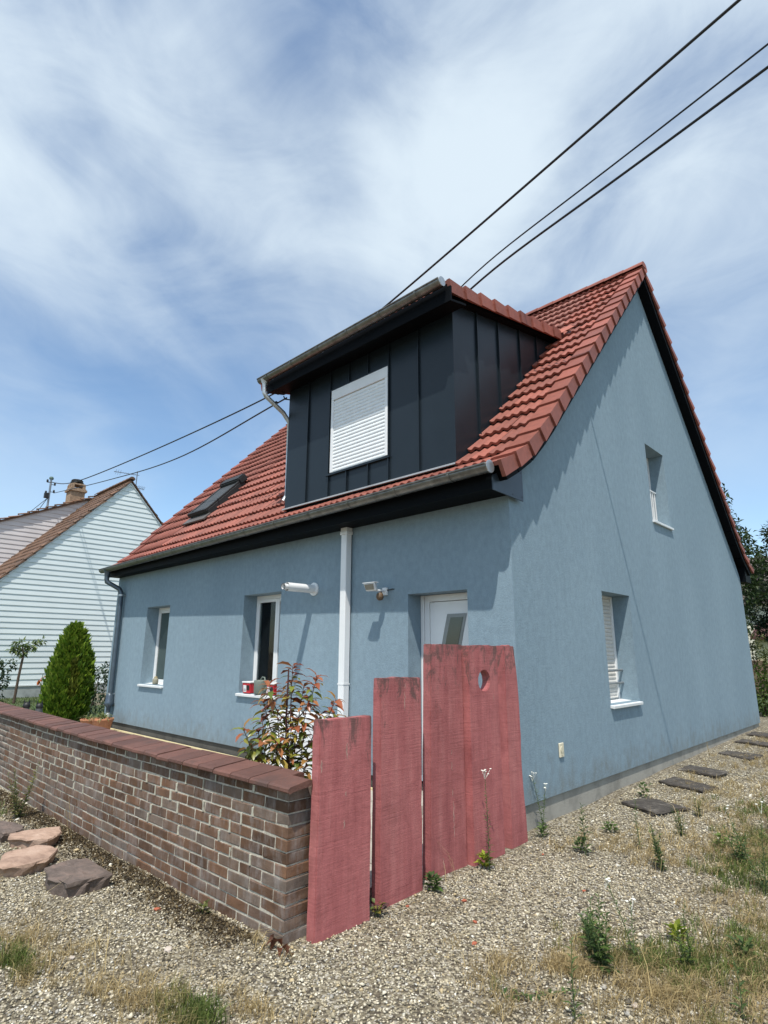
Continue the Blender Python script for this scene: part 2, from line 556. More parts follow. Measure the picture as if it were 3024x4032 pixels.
def mat_glass(name, tint=(0.55, 0.6, 0.6), dark=0.75):
    m, nt, b = mat_new(name)
    nt.nodes.remove(b)
    tr = N(nt, 'ShaderNodeBsdfTransparent'); tr.inputs[0].default_value = (*(x * dark for x in tint), 1)
    gl = N(nt, 'ShaderNodeBsdfGlossy'); gl.inputs['Roughness'].default_value = 0.02
    fr = N(nt, 'ShaderNodeFresnel'); fr.inputs[0].default_value = 1.5
    mx = N(nt, 'ShaderNodeMixShader')
    nt.links.new(fr.outputs[0], mx.inputs[0]); nt.links.new(tr.outputs[0], mx.inputs[1]); nt.links.new(gl.outputs[0], mx.inputs[2])
    nt.links.new(mx.outputs[0], nt.nodes['Material Output'].inputs[0])
    return m


def mat_concrete(name, c, stain=0.5):
    m, nt, b = mat_new(name)
    f = noise_node(nt, 2.5, 6, 0.65, coord='World')
    cc = ramp_node(nt, [(0.25, tuple(x * 0.55 for x in c)), (0.5, c), (0.75, tuple(x * 1.2 for x in c))], f)
    f2 = noise_node(nt, 1.3, 6, 0.7, coord='World', dist=0.6)
    cc = mixc(nt, ramp_node(nt, [(0.60, (0, 0, 0)), (0.64, (stain,) * 3)], f2), cc, tuple(x * 0.42 for x in c))
    nt.links.new(cc, b.inputs['Base Color'])
    b.inputs['Roughness'].default_value = 0.93
    bump(nt, b, noise_node(nt, 45, 5, 0.65, coord='World'), 0.5, 0.006)
    return m


def mat_stone(name, stops, scale=5.0):
    m, nt, b = mat_new(name)
    f = noise_node(nt, scale, 7, 0.68, coord='World', vscale=(1, 1, 2.2), dist=0.5)
    c = ramp_node(nt, stops, f)
    nt.links.new(c, b.inputs['Base Color'])
    b.inputs['Roughness'].default_value = 0.9
    bump(nt, b, noise_node(nt, 26, 6, 0.65, coord='World'), 0.8, 0.012)
    return m


M_STUCCO = mat_stucco()
M_BRICK = mat_brick()
M_MORTAR = mat_mortar()
M_TILE = mat_tile('red_roof_tile', (0.264, 0.084, 0.059), 0.22, (0.110, 0.052, 0.038), 0.32)
M_OLDTILE = mat_tile('old_brown_tile', (0.165, 0.092, 0.056), 0.4, (0.048, 0.040, 0.034), 0.85)
M_COPING = mat_tile('coping_tile', (0.135, 0.063, 0.047), 0.22, (0.045, 0.036, 0.032), 0.85, 0.8, 42, 0.008)
M_PLANK = mat_plank()
M_GROUND = mat_ground()
M_GRAVEL = mat_tone('pebbles', 0.8, 0, 0.3)
M_GRASS = mat_tone('blades', 0.7, 0.3, 0.2)
M_FOLIAGE = mat_tone('foliage', 0.5, 0.3, 0.35)
M_ANTH = simple('anthracite_sheet_metal', (0.0125, 0.0190, 0.0250), 0.36, 0.0, 0.08, 3.0, 0.03, 4.0, 0.32)
M_FASCIA = simple('shaded_fascia_metal', (0.0035, 0.0045, 0.0060), 0.55, 0, 0.1, 3.0, 0, 60, 0.06)  # shade under gutter and eaves put into the fascia's base colour
M_SOFFIT = simple('dark_soffit', (0.004, 0.005, 0.0065), 0.6, 0, 0.1, 6.0, 0, 60, 0.06)
M_ZINC = simple('weathered_zinc', (0.20, 0.195, 0.18), 0.42, 0.85, 0.3, 9.0, 0.05, 30)
M_ZINCL = simple('bright_zinc', (0.46, 0.48, 0.49), 0.4, 0.8, 0.2, 9.0)
M_STEELBLUE = simple('grey_downpipe', (0.085, 0.110, 0.135), 0.35, 0.5, 0.15, 8.0)
M_WHITE = simple('white_upvc', (0.74, 0.75, 0.75), 0.35, 0, 0.03, 5.0)
M_WHITEB = simple('white_sheet_metal', (0.72, 0.74, 0.74), 0.45, 0, 0.05, 6.0)
M_SHUT = simple('shutter_slat', (0.74, 0.77, 0.78), 0.5, 0, 0.04, 6.0)
M_SHUTD = simple('dusty_shutter_slat', (0.60, 0.58, 0.54), 0.6, 0, 0.1, 12.0)
M_GLASS = mat_glass('window_glass', (0.85, 0.9, 0.9), 0.95)
M_GLASSR = simple('reflecting_glass', (0.055, 0.075, 0.068), 0.06, 0, 0.15, 1.5, 0, 60, 0.9)
M_GLASSD = mat_glass('dark_glass', (0.75, 0.85, 0.82), 0.95)
M_CURTAIN = simple('curtain', (0.72, 0.73, 0.75), 0.9)
M_ROOM = simple('dim_room', (0.08, 0.08, 0.08), 0.9)
M_PLINTH = mat_concrete('concrete_plinth', (0.30, 0.285, 0.25))
M_PLINTHD = mat_concrete('dark_plinth', (0.085, 0.083, 0.075), 0.3)
M_PAVE = mat_concrete('pale_paving', (0.42, 0.39, 0.34), 0.3)
M_SIDING = simple('white_siding', (0.66, 0.715, 0.715), 0.55, 0, 0.035, 1.2, 0.05, 5.0, 0.4, 0.03)
M_SIDINGP = simple('pinkish_siding', (0.60, 0.565, 0.56), 0.6, 0, 0.06, 1.2, 0.05, 5.0, 0.4, 0.03)  # pinkish, slightly darker tone than the white siding
M_BLACKP = simple('black_rubber', (0.012, 0.012, 0.013), 0.55)
M_CABLE = simple('black_cable', (0.010, 0.011, 0.012), 0.6)
M_TERRA = simple('terracotta', (0.40, 0.17, 0.085), 0.8, 0, 0.2, 18, 0.2, 60)
M_BARK = simple('bark', (0.075, 0.052, 0.036), 0.9, 0, 0.3, 25, 0.5, 60)
M_STEM = simple('reddish_stem', (0.075, 0.030, 0.028), 0.7, 0, 0.3, 25)
M_GSTEM = simple('green_stem', (0.070, 0.105, 0.032), 0.7, 0, 0.2, 25)
M_PETAL = simple('white_petal', (0.80, 0.80, 0.72), 0.7)
M_SANDST = mat_stone('pink_sandstone', [(0.25, (0.205, 0.130, 0.095)), (0.5, (0.395, 0.265, 0.195)), (0.75, (0.500, 0.360, 0.275))])
M_DARKST = mat_stone('brown_stone', [(0.25, (0.060, 0.046, 0.039)), (0.5, (0.135, 0.102, 0.085)), (0.75, (0.240, 0.165, 0.132))], 6.0)
M_SLAB = mat_stone('dark_slab_stone', [(0.25, (0.026, 0.022, 0.019)), (0.5, (0.055, 0.046, 0.038)), (0.62, (0.110, 0.096, 0.080)), (0.68, (0.32, 0.295, 0.255))], 9.0)
M_FRAG = simple('brick_red', (0.36, 0.105, 0.055), 0.85, 0, 0.25, 40)
M_RED = simple('red_print', (0.50, 0.018, 0.030), 0.4)
M_INK = simple('grey_ink', (0.16, 0.16, 0.17), 0.6)
M_GREY = simple('grey_green_plastic', (0.155, 0.185, 0.155), 0.5)
M_IVORY = simple('ivory_plastic', (0.62, 0.57, 0.43), 0.45)
M_YELLOW = simple('pale_yellow_render', (0.62, 0.54, 0.34), 0.9)
M_CREAM = simple('cream_render', (0.66, 0.62, 0.50), 0.9)
M_BROWNW = simple('brown_wall', (0.20, 0.125, 0.092), 0.9, 0, 0.2, 6)
M_GREYROOF = simple('grey_brown_roof', (0.115, 0.092, 0.082), 0.8, 0, 0.2, 6)
M_CHIM = simple('old_chimney_brick', (0.30, 0.205, 0.135), 0.9, 0, 0.35, 12, 0.6, 40)
M_DIRTY = simple('dirty_brown_plastic', (0.13, 0.082, 0.045), 0.6, 0, 0.4, 30)


# ------------------------------------------------------------------ ground
def gz(x, y):
    """height of the ground"""
    t = min(max((y + 0.2) / 3.7, 0), 1)
    z = -0.25 + 0.075 * t
    if y > 3.5: z += 0.0147 * (min(y, 14) - 3.5)
    if x < -2: z += -0.02 * min((-2 - x) / 3, 1)
    return z


def gzn(x, y):
    t = np.clip((y + 0.2) / 3.7, 0, 1)
    z = -0.25 + 0.075 * t
    z = z + np.where(y > 3.5, 0.0147 * (np.minimum(y, 14) - 3.5), 0)
    z = z - 0.02 * np.clip((-2 - x) / 3, 0, 1)
    return z


def bumps(x, y):
    return (0.012 * np.sin(x * 2.3 + 0.7 * np.sin(y * 1.7)) * np.cos(y * 2.1 + x) + 0.006 * np.sin(5.1 * x + 3.3 * y))


def inside_house(x, y):
    return (x < 0.0) & (x > -10.36) & (y > 0) & (y < 9.9)


xs = np.concatenate([[-900, -300, -120, -60, -40], np.arange(-26, -7, 1.0), np.arange(-7, 6, 0.1), np.arange(6, 20, 1.0), [30, 60, 120, 300, 900]])
ys = np.concatenate([[-900, -300, -100, -40, -20, -12, -9], np.arange(-7, 11, 0.1), np.arange(11, 40, 1.5), [50, 80, 150, 300, 900]])
GX, GY = np.meshgrid(xs, ys, indexing='ij')
near = (np.abs(GX) < 7) & (GY > -7) & (GY < 11)
GZ = gzn(GX, GY) + np.where(near, bumps(GX, GY), 0)
verts = np.stack([GX, GY, GZ], -1).reshape(-1, 3)
ny = len(ys)
ii, jj = np.meshgrid(np.arange(len(xs) - 1), np.arange(ny - 1), indexing='ij')
a = (ii * ny + jj).ravel()
gm = np_mesh('ground', verts, np.stack([a, a + ny, a + ny + 1, a + 1], -1), smooth=True)
tag(link('ground', gm, M_GROUND), kind='structure')

# paved court between wall and house
mb = MB()
for i in range(24):
    for j in range(6):
        x0 = 0.02 - 0.425 * (i + 1); y0 = -2.66 + 0.44 * j
        mb.box(x0 + 0.006, x0 + 0.42, y0 + 0.006, y0 + 0.434, -0.3, -0.155 + random.uniform(-0.004, 0.004))
tag(mb.build('paving', M_PAVE, None, 0.006), kind='structure')

# lawn on the left
lx = np.linspace(-60, -9.9, 60); ly = np.linspace(-14, 30, 60)
LX, LY = np.meshgrid(lx, ly, indexing='ij')
LZ = -0.225 + 0.015 * np.sin(LX * 1.3) * np.cos(LY)
a = (np.arange(59)[:, None] * 60 + np.arange(59)[None, :]).ravel()
lm = np_mesh('lawn', np.stack([LX, LY, LZ], -1).reshape(-1, 3), np.stack([a, a + 60, a + 61, a + 1], -1), smooth=True)
tag(link('lawn', lm, simple('lawn_green', (0.062, 0.090, 0.028), 0.95, 0, 0.4, 3, 0.8, 60)), kind='structure')


# ------------------------------------------------------------------ blue house
HX, HW = -10.357, 9.906            # left end of the front, depth of the gable
house = empty('detached_house', (HX / 2, HW / 2, -0.25), 'pale blue rendered house with red tiled roof and black dormer behind the red planks', 'house')

# roof profile: crests of the lower edges of the tile rows on the front slope
ROWS = [(-0.467, 3.386), (-0.155, 3.56), (0.143, 3.755), (0.42, 4.00), (0.70, 4.27), (0.965, 4.55)]
while ROWS[-1][0] < 4.7:
    ROWS.append((ROWS[-1][0] + 0.2585, ROWS[-1][1] + 0.268))
ROWS.append((4.94, 8.66))
NR = len(ROWS) - 1


def eave_pt(i, x):
    y, z = ROWS[i]
    t = min(max(-x / 10.4, 0), 1); w = max(0, 1 - i / 4)
    return Vector((x, y + 0.17 * t * w, z - 0.10 * t * w))


def mirror_y(v): return Vector((v.x, 2 * 4.955 - v.y, v.z))


# --- walls
def wall_panel(poly, holes, to3, depth, name, rev_dir):
    """flat wall with openings (triangle fill) plus the reveals of its openings"""
    bm = bmesh.new()
    edges = []
    for loop in [poly] + holes:
        vs_ = [bm.verts.new(to3(*q)) for q in loop]
        for i in range(len(vs_)):
            edges.append(bm.edges.new((vs_[i], vs_[(i + 1) % len(vs_)])))
    bmesh.ops.triangle_fill(bm, use_beauty=True, use_dissolve=False, edges=edges)
    for h in holes:
        f = [Vector(to3(*q)) for q in h]
        bk = [q + rev_dir * depth for q in f]
        for i in range(4):
            j = (i + 1) % 4
            bm.faces.new([bm.verts.new(q) for q in (f[i], f[j], bk[j], bk[i])])
    m = bpy.data.meshes.new(name)
    bm.to_mesh(m); bm.free()
    return m


def rect(x0, x1, z0, z1): return [(x0, z0), (x1, z0), (x1, z1), (x0, z1)]


W1 = (-8.722, -7.726, 0.815, 2.339)
W2 = (-5.113, -4.092, 0.815, 2.363)
DO = (-1.484, -0.593, -0.10, 2.149)
G1 = (2.226, 3.169, 0.815, 2.265)
G2 = (4.517, 5.406, 3.628, 4.985)
front = wall_panel([(HX, 0.0), (DO[0] - 0.2, 0.0), (0, 0.0), (0, 3.34), (HX, 3.24)], [], lambda x, z: (x, 0, z), 0.27, 'x', Vector((0, 1, 0))) if False else None
mf = wall_panel([(HX, 0.0), (DO[0], 0.0), (DO[0], DO[3]), (DO[1], DO[3]), (DO[1], 0.0), (0, 0.0), (0, 3.40), (HX, 3.30)],
                [rect(*W1), rect(*W2)], lambda x, z: (x, 0, z), 0.27, 'front_wall', Vector((0, 1, 0)))
bm = bmesh.new(); bm.from_mesh(mf)
for xa in (DO[0], DO[1]):      # door reveal
    bm.faces.new([bm.verts.new(q) for q in ((xa, 0, -0.1), (xa, 0.27, -0.1), (xa, 0.27, DO[3]), (xa, 0, DO[3]))])
bm.faces.new([bm.verts.new(q) for q in ((DO[0], 0, DO[3]), (DO[1], 0, DO[3]), (DO[1], 0.27, DO[3]), (DO[0], 0.27, DO[3]))])
bm.to_mesh(mf); bm.free()
link('front_wall', mf, M_STUCCO, house)
gp = [(0, 0.0), (HW, 0.0), (HW, 3.14)]
gp += [(2 * 4.955 - y, z - 0.36) for y, z in ROWS[3:]]
gp += [(4.955, 8.30)]
gp += [(y, z - 0.36) for y, z in reversed(ROWS[3:])]
gp += [(0.10, 3.42), (0, 3.36)]
mg = wall_panel(gp, [rect(*G1), rect(*G2)], lambda y, z: (0, y, z), 0.27, 'gable_wall', Vector((-1, 0, 0)))
link('gable_wall', mg, M_STUCCO, house)
mb = MB()
lg = [(HX, y, z) for y, z in gp]
mb.add(lg, [tuple(range(len(lg)))])
mb.add([(HX, HW, 0), (0, HW, 0), (0, HW, 3.14), (HX, HW, 3.14)], [(0, 1, 2, 3)])
mb.add([(HX, 0, 0.05), (0, 0, 0.05), (0, HW, 0.05), (HX, HW, 0.05)], [(0, 1, 2, 3)])
m_ = mb.mesh('rear_wall'); link('rear_wall', m_, M_STUCCO, house)
# concrete plinth, set back a little
mb = MB()
mb.box(-0.025, -0.2, 0.03, HW - 0.03, -0.45, 0.01)
mb.box(HX + 0.03, HX + 0.2, 0.03, HW - 0.03, -0.45, 0.01)
mb.box(HX + 0.2, -0.2, HW - 0.2, HW - 0.025, -0.45, 0.01)
mb.build('plinth', M_PLINTH, house)
mb = MB()
mb.box(HX + 0.2, -4.82, 0.03, 0.2, -0.45, 0.01)
mb.box(-4.29, -0.2, 0.03, 0.2, -0.45, 0.01)
mb.build('front_plinth', M_PLINTHD, house)
mb = MB(); mb.box(HX + 0.05, -1.5, -0.05, 0.0, -0.2, -0.135)
mb.build('plinth_strip', simple('cream_strip', (0.60, 0.51, 0.30), 0.8), house)
# cellar vent
mb = MB(); mb.box(-4.815, -4.295, 0.09, 0.14, -0.2, 0.005)
vent = mb.build('cellar_vent', M_BLACKP, house)
mb = MB()
for i in range(13):
    x = -4.815 + 0.0433 * i
    mb.box(x - 0.003, x + 0.003, 0.040, 0.046, -0.2, 0.005)
for i in range(7):
    z = -0.18 + 0.03 * i
    mb.box(-4.815, -4.295, 0.047, 0.052, z - 0.003, z + 0.003)
mb.build('vent_grille', simple('dark_wire', (0.05, 0.05, 0.048), 0.5, 0.5), vent)

# --- eaves box on the front
x0, x1 = HX, 0.0


def eav(x, dy, z):
    t = -x / 10.4
    return (x, dy + 0.16 * t, z - 0.05 * t)


mb = MB()
mb.hexa([eav(0.05, -0.38, 3.135), eav(0.05, -0.02, 3.135), eav(0.05, -0.02, 3.16), eav(0.05, -0.38, 3.16)],
        [(HX - 0.02, -0.22, 3.085), (HX - 0.02, -0.003, 3.085), (HX - 0.02, -0.003, 3.11), (HX - 0.02, -0.22, 3.11)])
mb.build('eaves_soffit', M_SOFFIT, house)
mb = MB()
mb.hexa([eav(0.05, -0.41, 3.125), eav(0.05, -0.382, 3.125), eav(0.05, -0.382, 3.34), eav(0.05, -0.41, 3.34)],
        [(HX - 0.02, -0.25, 3.075), (HX - 0.02, -0.222, 3.075), (HX - 0.02, -0.222, 3.25), (HX - 0.02, -0.25, 3.25)])
mb.build('fascia_board', M_FASCIA, house)
mb = MB()
mb.prism_x([(-0.405, 3.11), (0.20, 3.095), (0.20, 3.60), (0.05, 3.50), (-0.15, 3.38), (-0.405, 3.27)], 0.052, 0.066)
ep = mb.build('eaves_end_plate', simple('navy_sheet_metal', (0.030, 0.045, 0.066), 0.4), house)
mb = MB()
for y, z in ((0.17, 3.14), (-0.02, 3.135), (0.17, 3.42)):
    mb.tube([(0.067, y, z), (0.070, y, z)], 0.006, 8)
mb.build('screw', M_BLACKP, ep)
# rear eave box
mb = MB()
mb.prism_x([(HW, 3.06), (10.36, 3.06), (10.36, 3.26), (10.1, 3.5), (HW, 3.7)], HX, 0.12)
mb.build('rear_eaves_box', M_FASCIA, house)

# --- roof deck (boards under the tiles)
mb = MB()
for sgn in (0, 1):
    for i in range(NR):
        q = []
        for xx in (0.0, HX):
            for k in (i, i + 1):
                v = eave_pt(k, xx)
                d = Vector((0, -0.06, -0.11))
                v = v + d * -1 if False else v + Vector((0, 0.02, -0.10))
                if sgn: v = mirror_y(v)
                q.append(v)
        mb.add([q[0], q[1], q[3], q[2]], [(0, 1, 2, 3)])
roof_deck = mb.build('roof_deck', M_SOFFIT, house)
roof = roof_deck
roof.name = 'roof'; WLOC['roof'] = Vector((0, 0, 0))

# --- tile meshes: u across 0..W, v up the slope 0..1, n off the slope
TW = 0.25


def tile_mesh(name, per=6, waves=2, thick=0.037, amp=0.029):
    mb = MB()
    n = per * waves
    vs_ = []
    for v, off in ((0.0, 0.002), (1.14, -0.060)):
        for i in range(n + 1):
            u = TW * i / n
            h = -amp * (1 - (0.5 + 0.5 * math.cos(2 * math.pi * (i / per) + 0.6)) ** 1.25)
            vs_.append((u, v, h + off))
    for i in range(n + 1):
        q = vs_[i]; vs_.append((q[0], 0.0, q[2] - thick))
    fs = [(i, i + 1, n + 2 + i, n + 1 + i) for i in range(n)]
    fs += [(i, 2 * (n + 1) + i, 2 * (n + 1) + i + 1, i + 1) for i in range(n)]
    mb.add(vs_, fs)
    return mb


def slope_matrix(P0, P1, mirror=False):
    """local u,v,n -> world for a tile whose lower left corner is P0 and whose next row starts at P1 (same x)"""
    v = P1 - P0
    L = v.length
    vd = v.normalized()
    u = Vector((1, 0, 0))
    n = u.cross(vd)
    if n.z < 0: n = -n
    m = Matrix((u, vd * L, n)).transposed().to_4x4()
    m.translation = P0
    return m


tile_proto = tile_mesh('roof_tile')
tile_data = tile_proto.mesh('roof_tile'); tile_data.materials.append(M_TILE)
SK = (-8.75, -7.95, 0.80, 1.72)     # roof window x0,x1,y0,y1
cands = []
X_END = -10.42
c = 0
while True:
    xr = -0.08 - TW * c          # right edge of this tile
    xl = xr - TW
    if xl < X_END - 0.1: break
    for i in range(NR):
        P0, P1 = eave_pt(i, xl), eave_pt(i + 1, xl)
        xm = (xl + xr) / 2
        if -4.42 < xm < -0.80 and 2 <= i and P0.y < 2.75: continue
        if SK[0] + 0.1 < xm < SK[1] - 0.1 and SK[2] + 0.1 < (P0.y + P1.y) / 2 < SK[3] - 0.1: continue
        j = Matrix.Rotation(random.gauss(0, 0.004), 4, 'X') @ Matrix.Rotation(random.gauss(0, 0.004), 4, 'Z')
        mat = slope_matrix(P0, P1) @ Matrix.Translation((0, 0, random.gauss(0, 0.0018))) @ j
        hidden = (-4.42 < xm < -0.80 and P0.y > 2.7)
        cands.append(((P0 - CAM).length + (99 if hidden else 0), mat))
    c += 1
cands.sort(key=lambda q: q[0])
for d, mat in cands[:300]:
    o = bpy.data.objects.new('roof_tile', tile_data)
    col.objects.link(o); o.parent = roof; o.matrix_parent_inverse = Matrix.Identity(4); o.matrix_basis = mat


def merge_tiles(proto, mats, name, material, parent, tone=None):
    pv = np.array(proto.v); pf = proto.f
    n = len(pv); V = []; F = []
    for k, mt in enumerate(mats):
        A = np.array(mt)
        V.append(pv @ A[:3, :3].T + A[:3, 3])
        F.append(np.array(pf) + n * k)
    me = np_mesh(name, np.concatenate(V), np.concatenate(F))
    o = link(name, me, material, parent)
    o['kind'] = 'stuff'
    return o


merge_tiles(tile_proto, [m for d, m in cands[300:]], 'roof_tiles', M_TILE, roof)
# back slope
back = []
for c in range(41):
    xl = -0.08 - TW * (c + 1)
    for i in range(NR):
        P0 = mirror_y(Vector((xl, *ROWS[i]))); P1 = mirror_y(Vector((xl, *ROWS[i + 1])))
        back.append(slope_matrix(P0, P1))
merge_tiles(tile_proto, back, 'rear_roof_tiles', M_TILE, roof)


# verge tiles: top with one roll, and a flap hanging over the gable
def verge_proto(x0, x1, flip=False):
    mb = MB()
    s = -1 if flip else 1
    w = x1 - x0
    mb.box(0, w, 0, 1.10, -0.045, 0.0)
    # flap
    xo, xi = (w, w - 0.022) if not flip else (0.0, 0.022)
    f_ = -1 if flip else 1
    mb.hexa([(xi, -0.004, -0.178), (xo + f_ * 0.024, -0.004, -0.180), (xo + f_ * 0.024, -0.004, 0.006), (xi, -0.004, 0.006)],
            [(xi, 1.02, -0.150), (xo - f_ * 0.004, 1.02, -0.150), (xo - f_ * 0.004, 1.02, 0.004), (xi, 1.02, 0.004)])
    # tilt: the upper end dips under the next one
    mb.v = [(a, b, c - 0.028 * b) for a, b, c in mb.v]
    return mb


vp = verge_proto(-0.08, 0.19)
bm_tmp = vp.mesh('verge_tile'); bm_ = bmesh.new(); bm_.from_mesh(bm_tmp); bmesh.ops.recalc_face_normals(bm_, faces=bm_.faces); bm_.to_mesh(bm_tmp); bm_.free()
vd_right = bm_tmp; vd_right.materials.append(M_TILE)
vrp = verge_proto(-0.08, 0.19)
vrp.v = [(a, b, c if c > -0.1 else c * 0.62) for a, b, c in vrp.v]
bm_tmp = vrp.mesh('verge_tile'); bm_ = bmesh.new(); bm_.from_mesh(bm_tmp); bmesh.ops.recalc_face_normals(bm_, faces=bm_.faces); bm_.to_mesh(bm_tmp); bm_.free()
vd_rear = bm_tmp; vd_rear.materials.append(M_TILE)
vpl = verge_proto(-10.62, -10.40, True)
bm_tmp = vpl.mesh('verge_tile'); bm_ = bmesh.new(); bm_.from_mesh(bm_tmp); bmesh.ops.recalc_face_normals(bm_, faces=bm_.faces); bm_.to_mesh(bm_tmp); bm_.free()
vd_left = bm_tmp; vd_left.materials.append(M_TILE)


def place_tile(name, data, mat, parent):
    o = bpy.data.objects.new(name, data)
    col.objects.link(o); o.parent = parent; o.matrix_parent_inverse = Matrix.Identity(4); o.matrix_basis = mat
    return o


for i in range(NR):
    for back_ in (0, 1):
        P0, P1 = Vector((-0.08, *ROWS[i])), Vector((-0.08, *ROWS[i + 1]))
        if back_: P0, P1 = mirror_y(P0), mirror_y(P1)
        place_tile('verge_tile', vd_rear if back_ else vd_right, slope_matrix(P0, P1) @ Matrix.Rotation(random.gauss(0, 0.004), 4, 'X'), roof)
    place_tile('verge_tile', vd_left, slope_matrix(eave_pt(i, -10.52), eave_pt(i + 1, -10.52)), roof)
# ridge tiles
mb = MB()
seg = 8
vs_ = []
for k, xx in enumerate((0.0, -0.40)):
    for s in range(seg + 1):
        a = math.pi * s / seg
        r = 0.125 - 0.012 * k
        vs_.append((xx, -r * math.cos(a) * 1.05, r * math.sin(a) * 0.95 - 0.085))
fs = [(s, s + 1, seg + 2 + s, seg + 1 + s) for s in range(seg)] + [tuple(range(seg + 1))]
mb.add(vs_, fs)
rd = mb.mesh('ridge_tile'); rd.materials.append(M_TILE)
for k in range(29):
    place_tile('ridge_tile', rd, Matrix.Translation((0.205 - 0.37 * k, 4.955, 8.69 + random.gauss(0, 0.003))), roof)
# verge boards, dark, under the overhang of the gable
for sgn in (0, 1):
    mb = MB()
    for i in range(NR):
        a, b_ = Vector((0, *ROWS[i])), Vector((0, *ROWS[i + 1]))
        if i == 0: a = a + (b_ - a) * 0.25
        nrm = Vector((0, -(b_.z - a.z), b_.y - a.y)).normalized()
        q = [a - nrm * 0.235, a - nrm * 0.06, b_ - nrm * 0.06, b_ - nrm * 0.235]
        if sgn: q = [mirror_y(v) for v in q]
        mb.prism_x([(v.y, v.z) for v in q], 0.004, 0.160)
    mb.build('verge_board', M_SOFFIT, house)


# --- gutter helper: half round channel along x
def gutter(xa, xb, ca, cb, r, name, parent, mat, closed=True, nb=0):
    mb = MB(); seg = 10
    vs_ = []
    for (xx, cc) in ((xa, ca), (xb, cb)):
        for s in range(seg + 1):
            a = math.pi + math.pi * s / seg
            vs_.append((xx, cc[0] + r * math.cos(a), cc[1] + r * math.sin(a)))
        for s in range(seg, -1, -1):
            a = math.pi + math.pi * s / seg
            vs_.append((xx, cc[0] + (r - 0.006) * math.cos(a), cc[1] + (r - 0.006) * math.sin(a)))
    n = 2 * (seg + 1)
    fs = [(i, (i + 1) % n, n + (i + 1) % n, n + i) for i in range(n)]
    mb.add(vs_, fs, True)
    for (xx, cc, d) in ((xa, ca, -0.003), (xb, cb, 0.003)):
        ring = [(xx, cc[0] + r * math.cos(math.pi + math.pi * s / seg), cc[1] + r * math.sin(math.pi + math.pi * s / seg)) for s in range(seg + 1)]
        mb.add(ring, [tuple(range(seg + 1))])
    # rolled front bead
    mb.tube([(xa, ca[0] - r, ca[1] + 0.004), (xb, cb[0] - r, cb[1] + 0.004)], 0.011, 8)
    g_ = mb.build(name, mat, parent)
    bmesh_fix(g_)
    for k in range(nb):
        t = (k + 0.6) / nb
        xx = xa + (xb - xa) * t
        cy = ca[0] + (cb[0] - ca[0]) * t; cz = ca[1] + (cb[1] - ca[1]) * t
        mk = MB(); vv = []; ff = []
        for s in range(seg + 1):
            a = math.pi * 0.96 + math.pi * 1.02 * s / seg
            for w in (-0.014, 0.014):
                vv.append((xx + w, cy + (r + 0.006) * math.cos(a), cz + (r + 0.006) * math.sin(a)))
        for s in range(seg):
            ff.append((2 * s, 2 * s + 1, 2 * s + 3, 2 * s + 2))
        mk.add(vv, ff, True)
        mk.build('gutter_bracket', M_ZINC, g_)
    return g_


def bmesh_fix(o): pass


gutter(0.115, -10.46, (-0.535, 3.335), (-0.365, 3.245), 0.078, 'gutter', house, M_ZINC, nb=13)
mb = MB(); mb.tube([(0.117, -0.535, 3.318), (0.128, -0.535, 3.318)], 0.07, 14)
mb.build('gutter_end_cap', M_ZINCL, house)

# left downpipe
mb = MB()
mb.tube([(-10.12, -0.37, 3.20), (-10.12, -0.37, 3.02), (-10.11, -0.36, 2.95), (-9.98, -0.12, 2.80), (-9.94, -0.085, 2.70), (-9.92, -0.085, 0.50)], 0.052, 12)
dp = mb.build('downpipe', M_STEELBLUE, house)
mb = MB(); mb.lathe((-10.12, -0.37, 3.10), [(0.055, -0.03), (0.062, 0.05), (0.10, 0.12)], 14)
mb.build('outlet', M_STEELBLUE, dp)
for z in (2.66, 0.56):
    mb = MB(); mb.tube([(-9.93, -0.085, z - 0.02), (-9.93, -0.085, z + 0.02)], 0.060, 12); mb.box(-9.94, -9.90, -0.04, 0.0, z - 0.012, z + 0.012)
    mb.build('pipe_clip', M_ZINCL, dp)
mb = MB(); mb.lathe((-9.92, -0.095, 0.30), [(0.05, 0.26), (0.075, 0.22), (0.085, 0.10), (0.11, 0.06), (0.045, -0.02), (0.045, -0.12)], 12)
mb.build('leaf_catcher', M_STEELBLUE, dp)
mb = MB(); mb.tube([(-9.92, -0.095, 0.2), (-9.92, -0.095, -0.2)], 0.04, 10)
mb.build('standpipe', M_WHITE, dp)

# white square downpipe in the middle of the front
mb = MB(); mb.box(-2.60, -2.49, -0.125, -0.025, -0.2, 3.03)
dp2 = mb.build('square_downpipe', M_WHITE, house, 0.006)
mb = MB(); mb.box(-2.615, -2.475, -0.137, -0.018, 3.03, 3.075); mb.box(-2.605, -2.485, -0.13, -0.02, 3.075, 3.13)
mb.build('pipe_head', M_WHITE, dp2, 0.004)
mb = MB(); mb.box(-2.604, -2.486, -0.129, -0.02, 1.04, 1.06)
mb.build('pipe_joint', M_WHITE, dp2)
# boiler flue
mb = MB()
mb.tube([(-3.29, 0.0, 2.338), (-3.29, -0.50, 2.335)], 0.060, 18, cap=False)
mb.tube([(-3.29, -0.42, 2.336), (-3.29, -0.56, 2.334)], 0.040, 18, cap=False)
flue = mb.build('flue_pipe', M_WHITE, house)
mb = MB(); mb.tube([(-3.29, -0.001, 2.338), (-3.29, -0.02, 2.338)], 0.095, 20)
mb.build('flue_collar', M_WHITE, flue)
mb = MB(); mb.tube([(-3.29, -0.47, 2.335), (-3.29, -0.475, 2.335)], 0.055, 18); mb.tube([(-3.29, -0.555, 2.334), (-3.29, -0.565, 2.334)], 0.043, 18, cap=False)
mb.build('flue_mouth', M_BLACKP, flue)


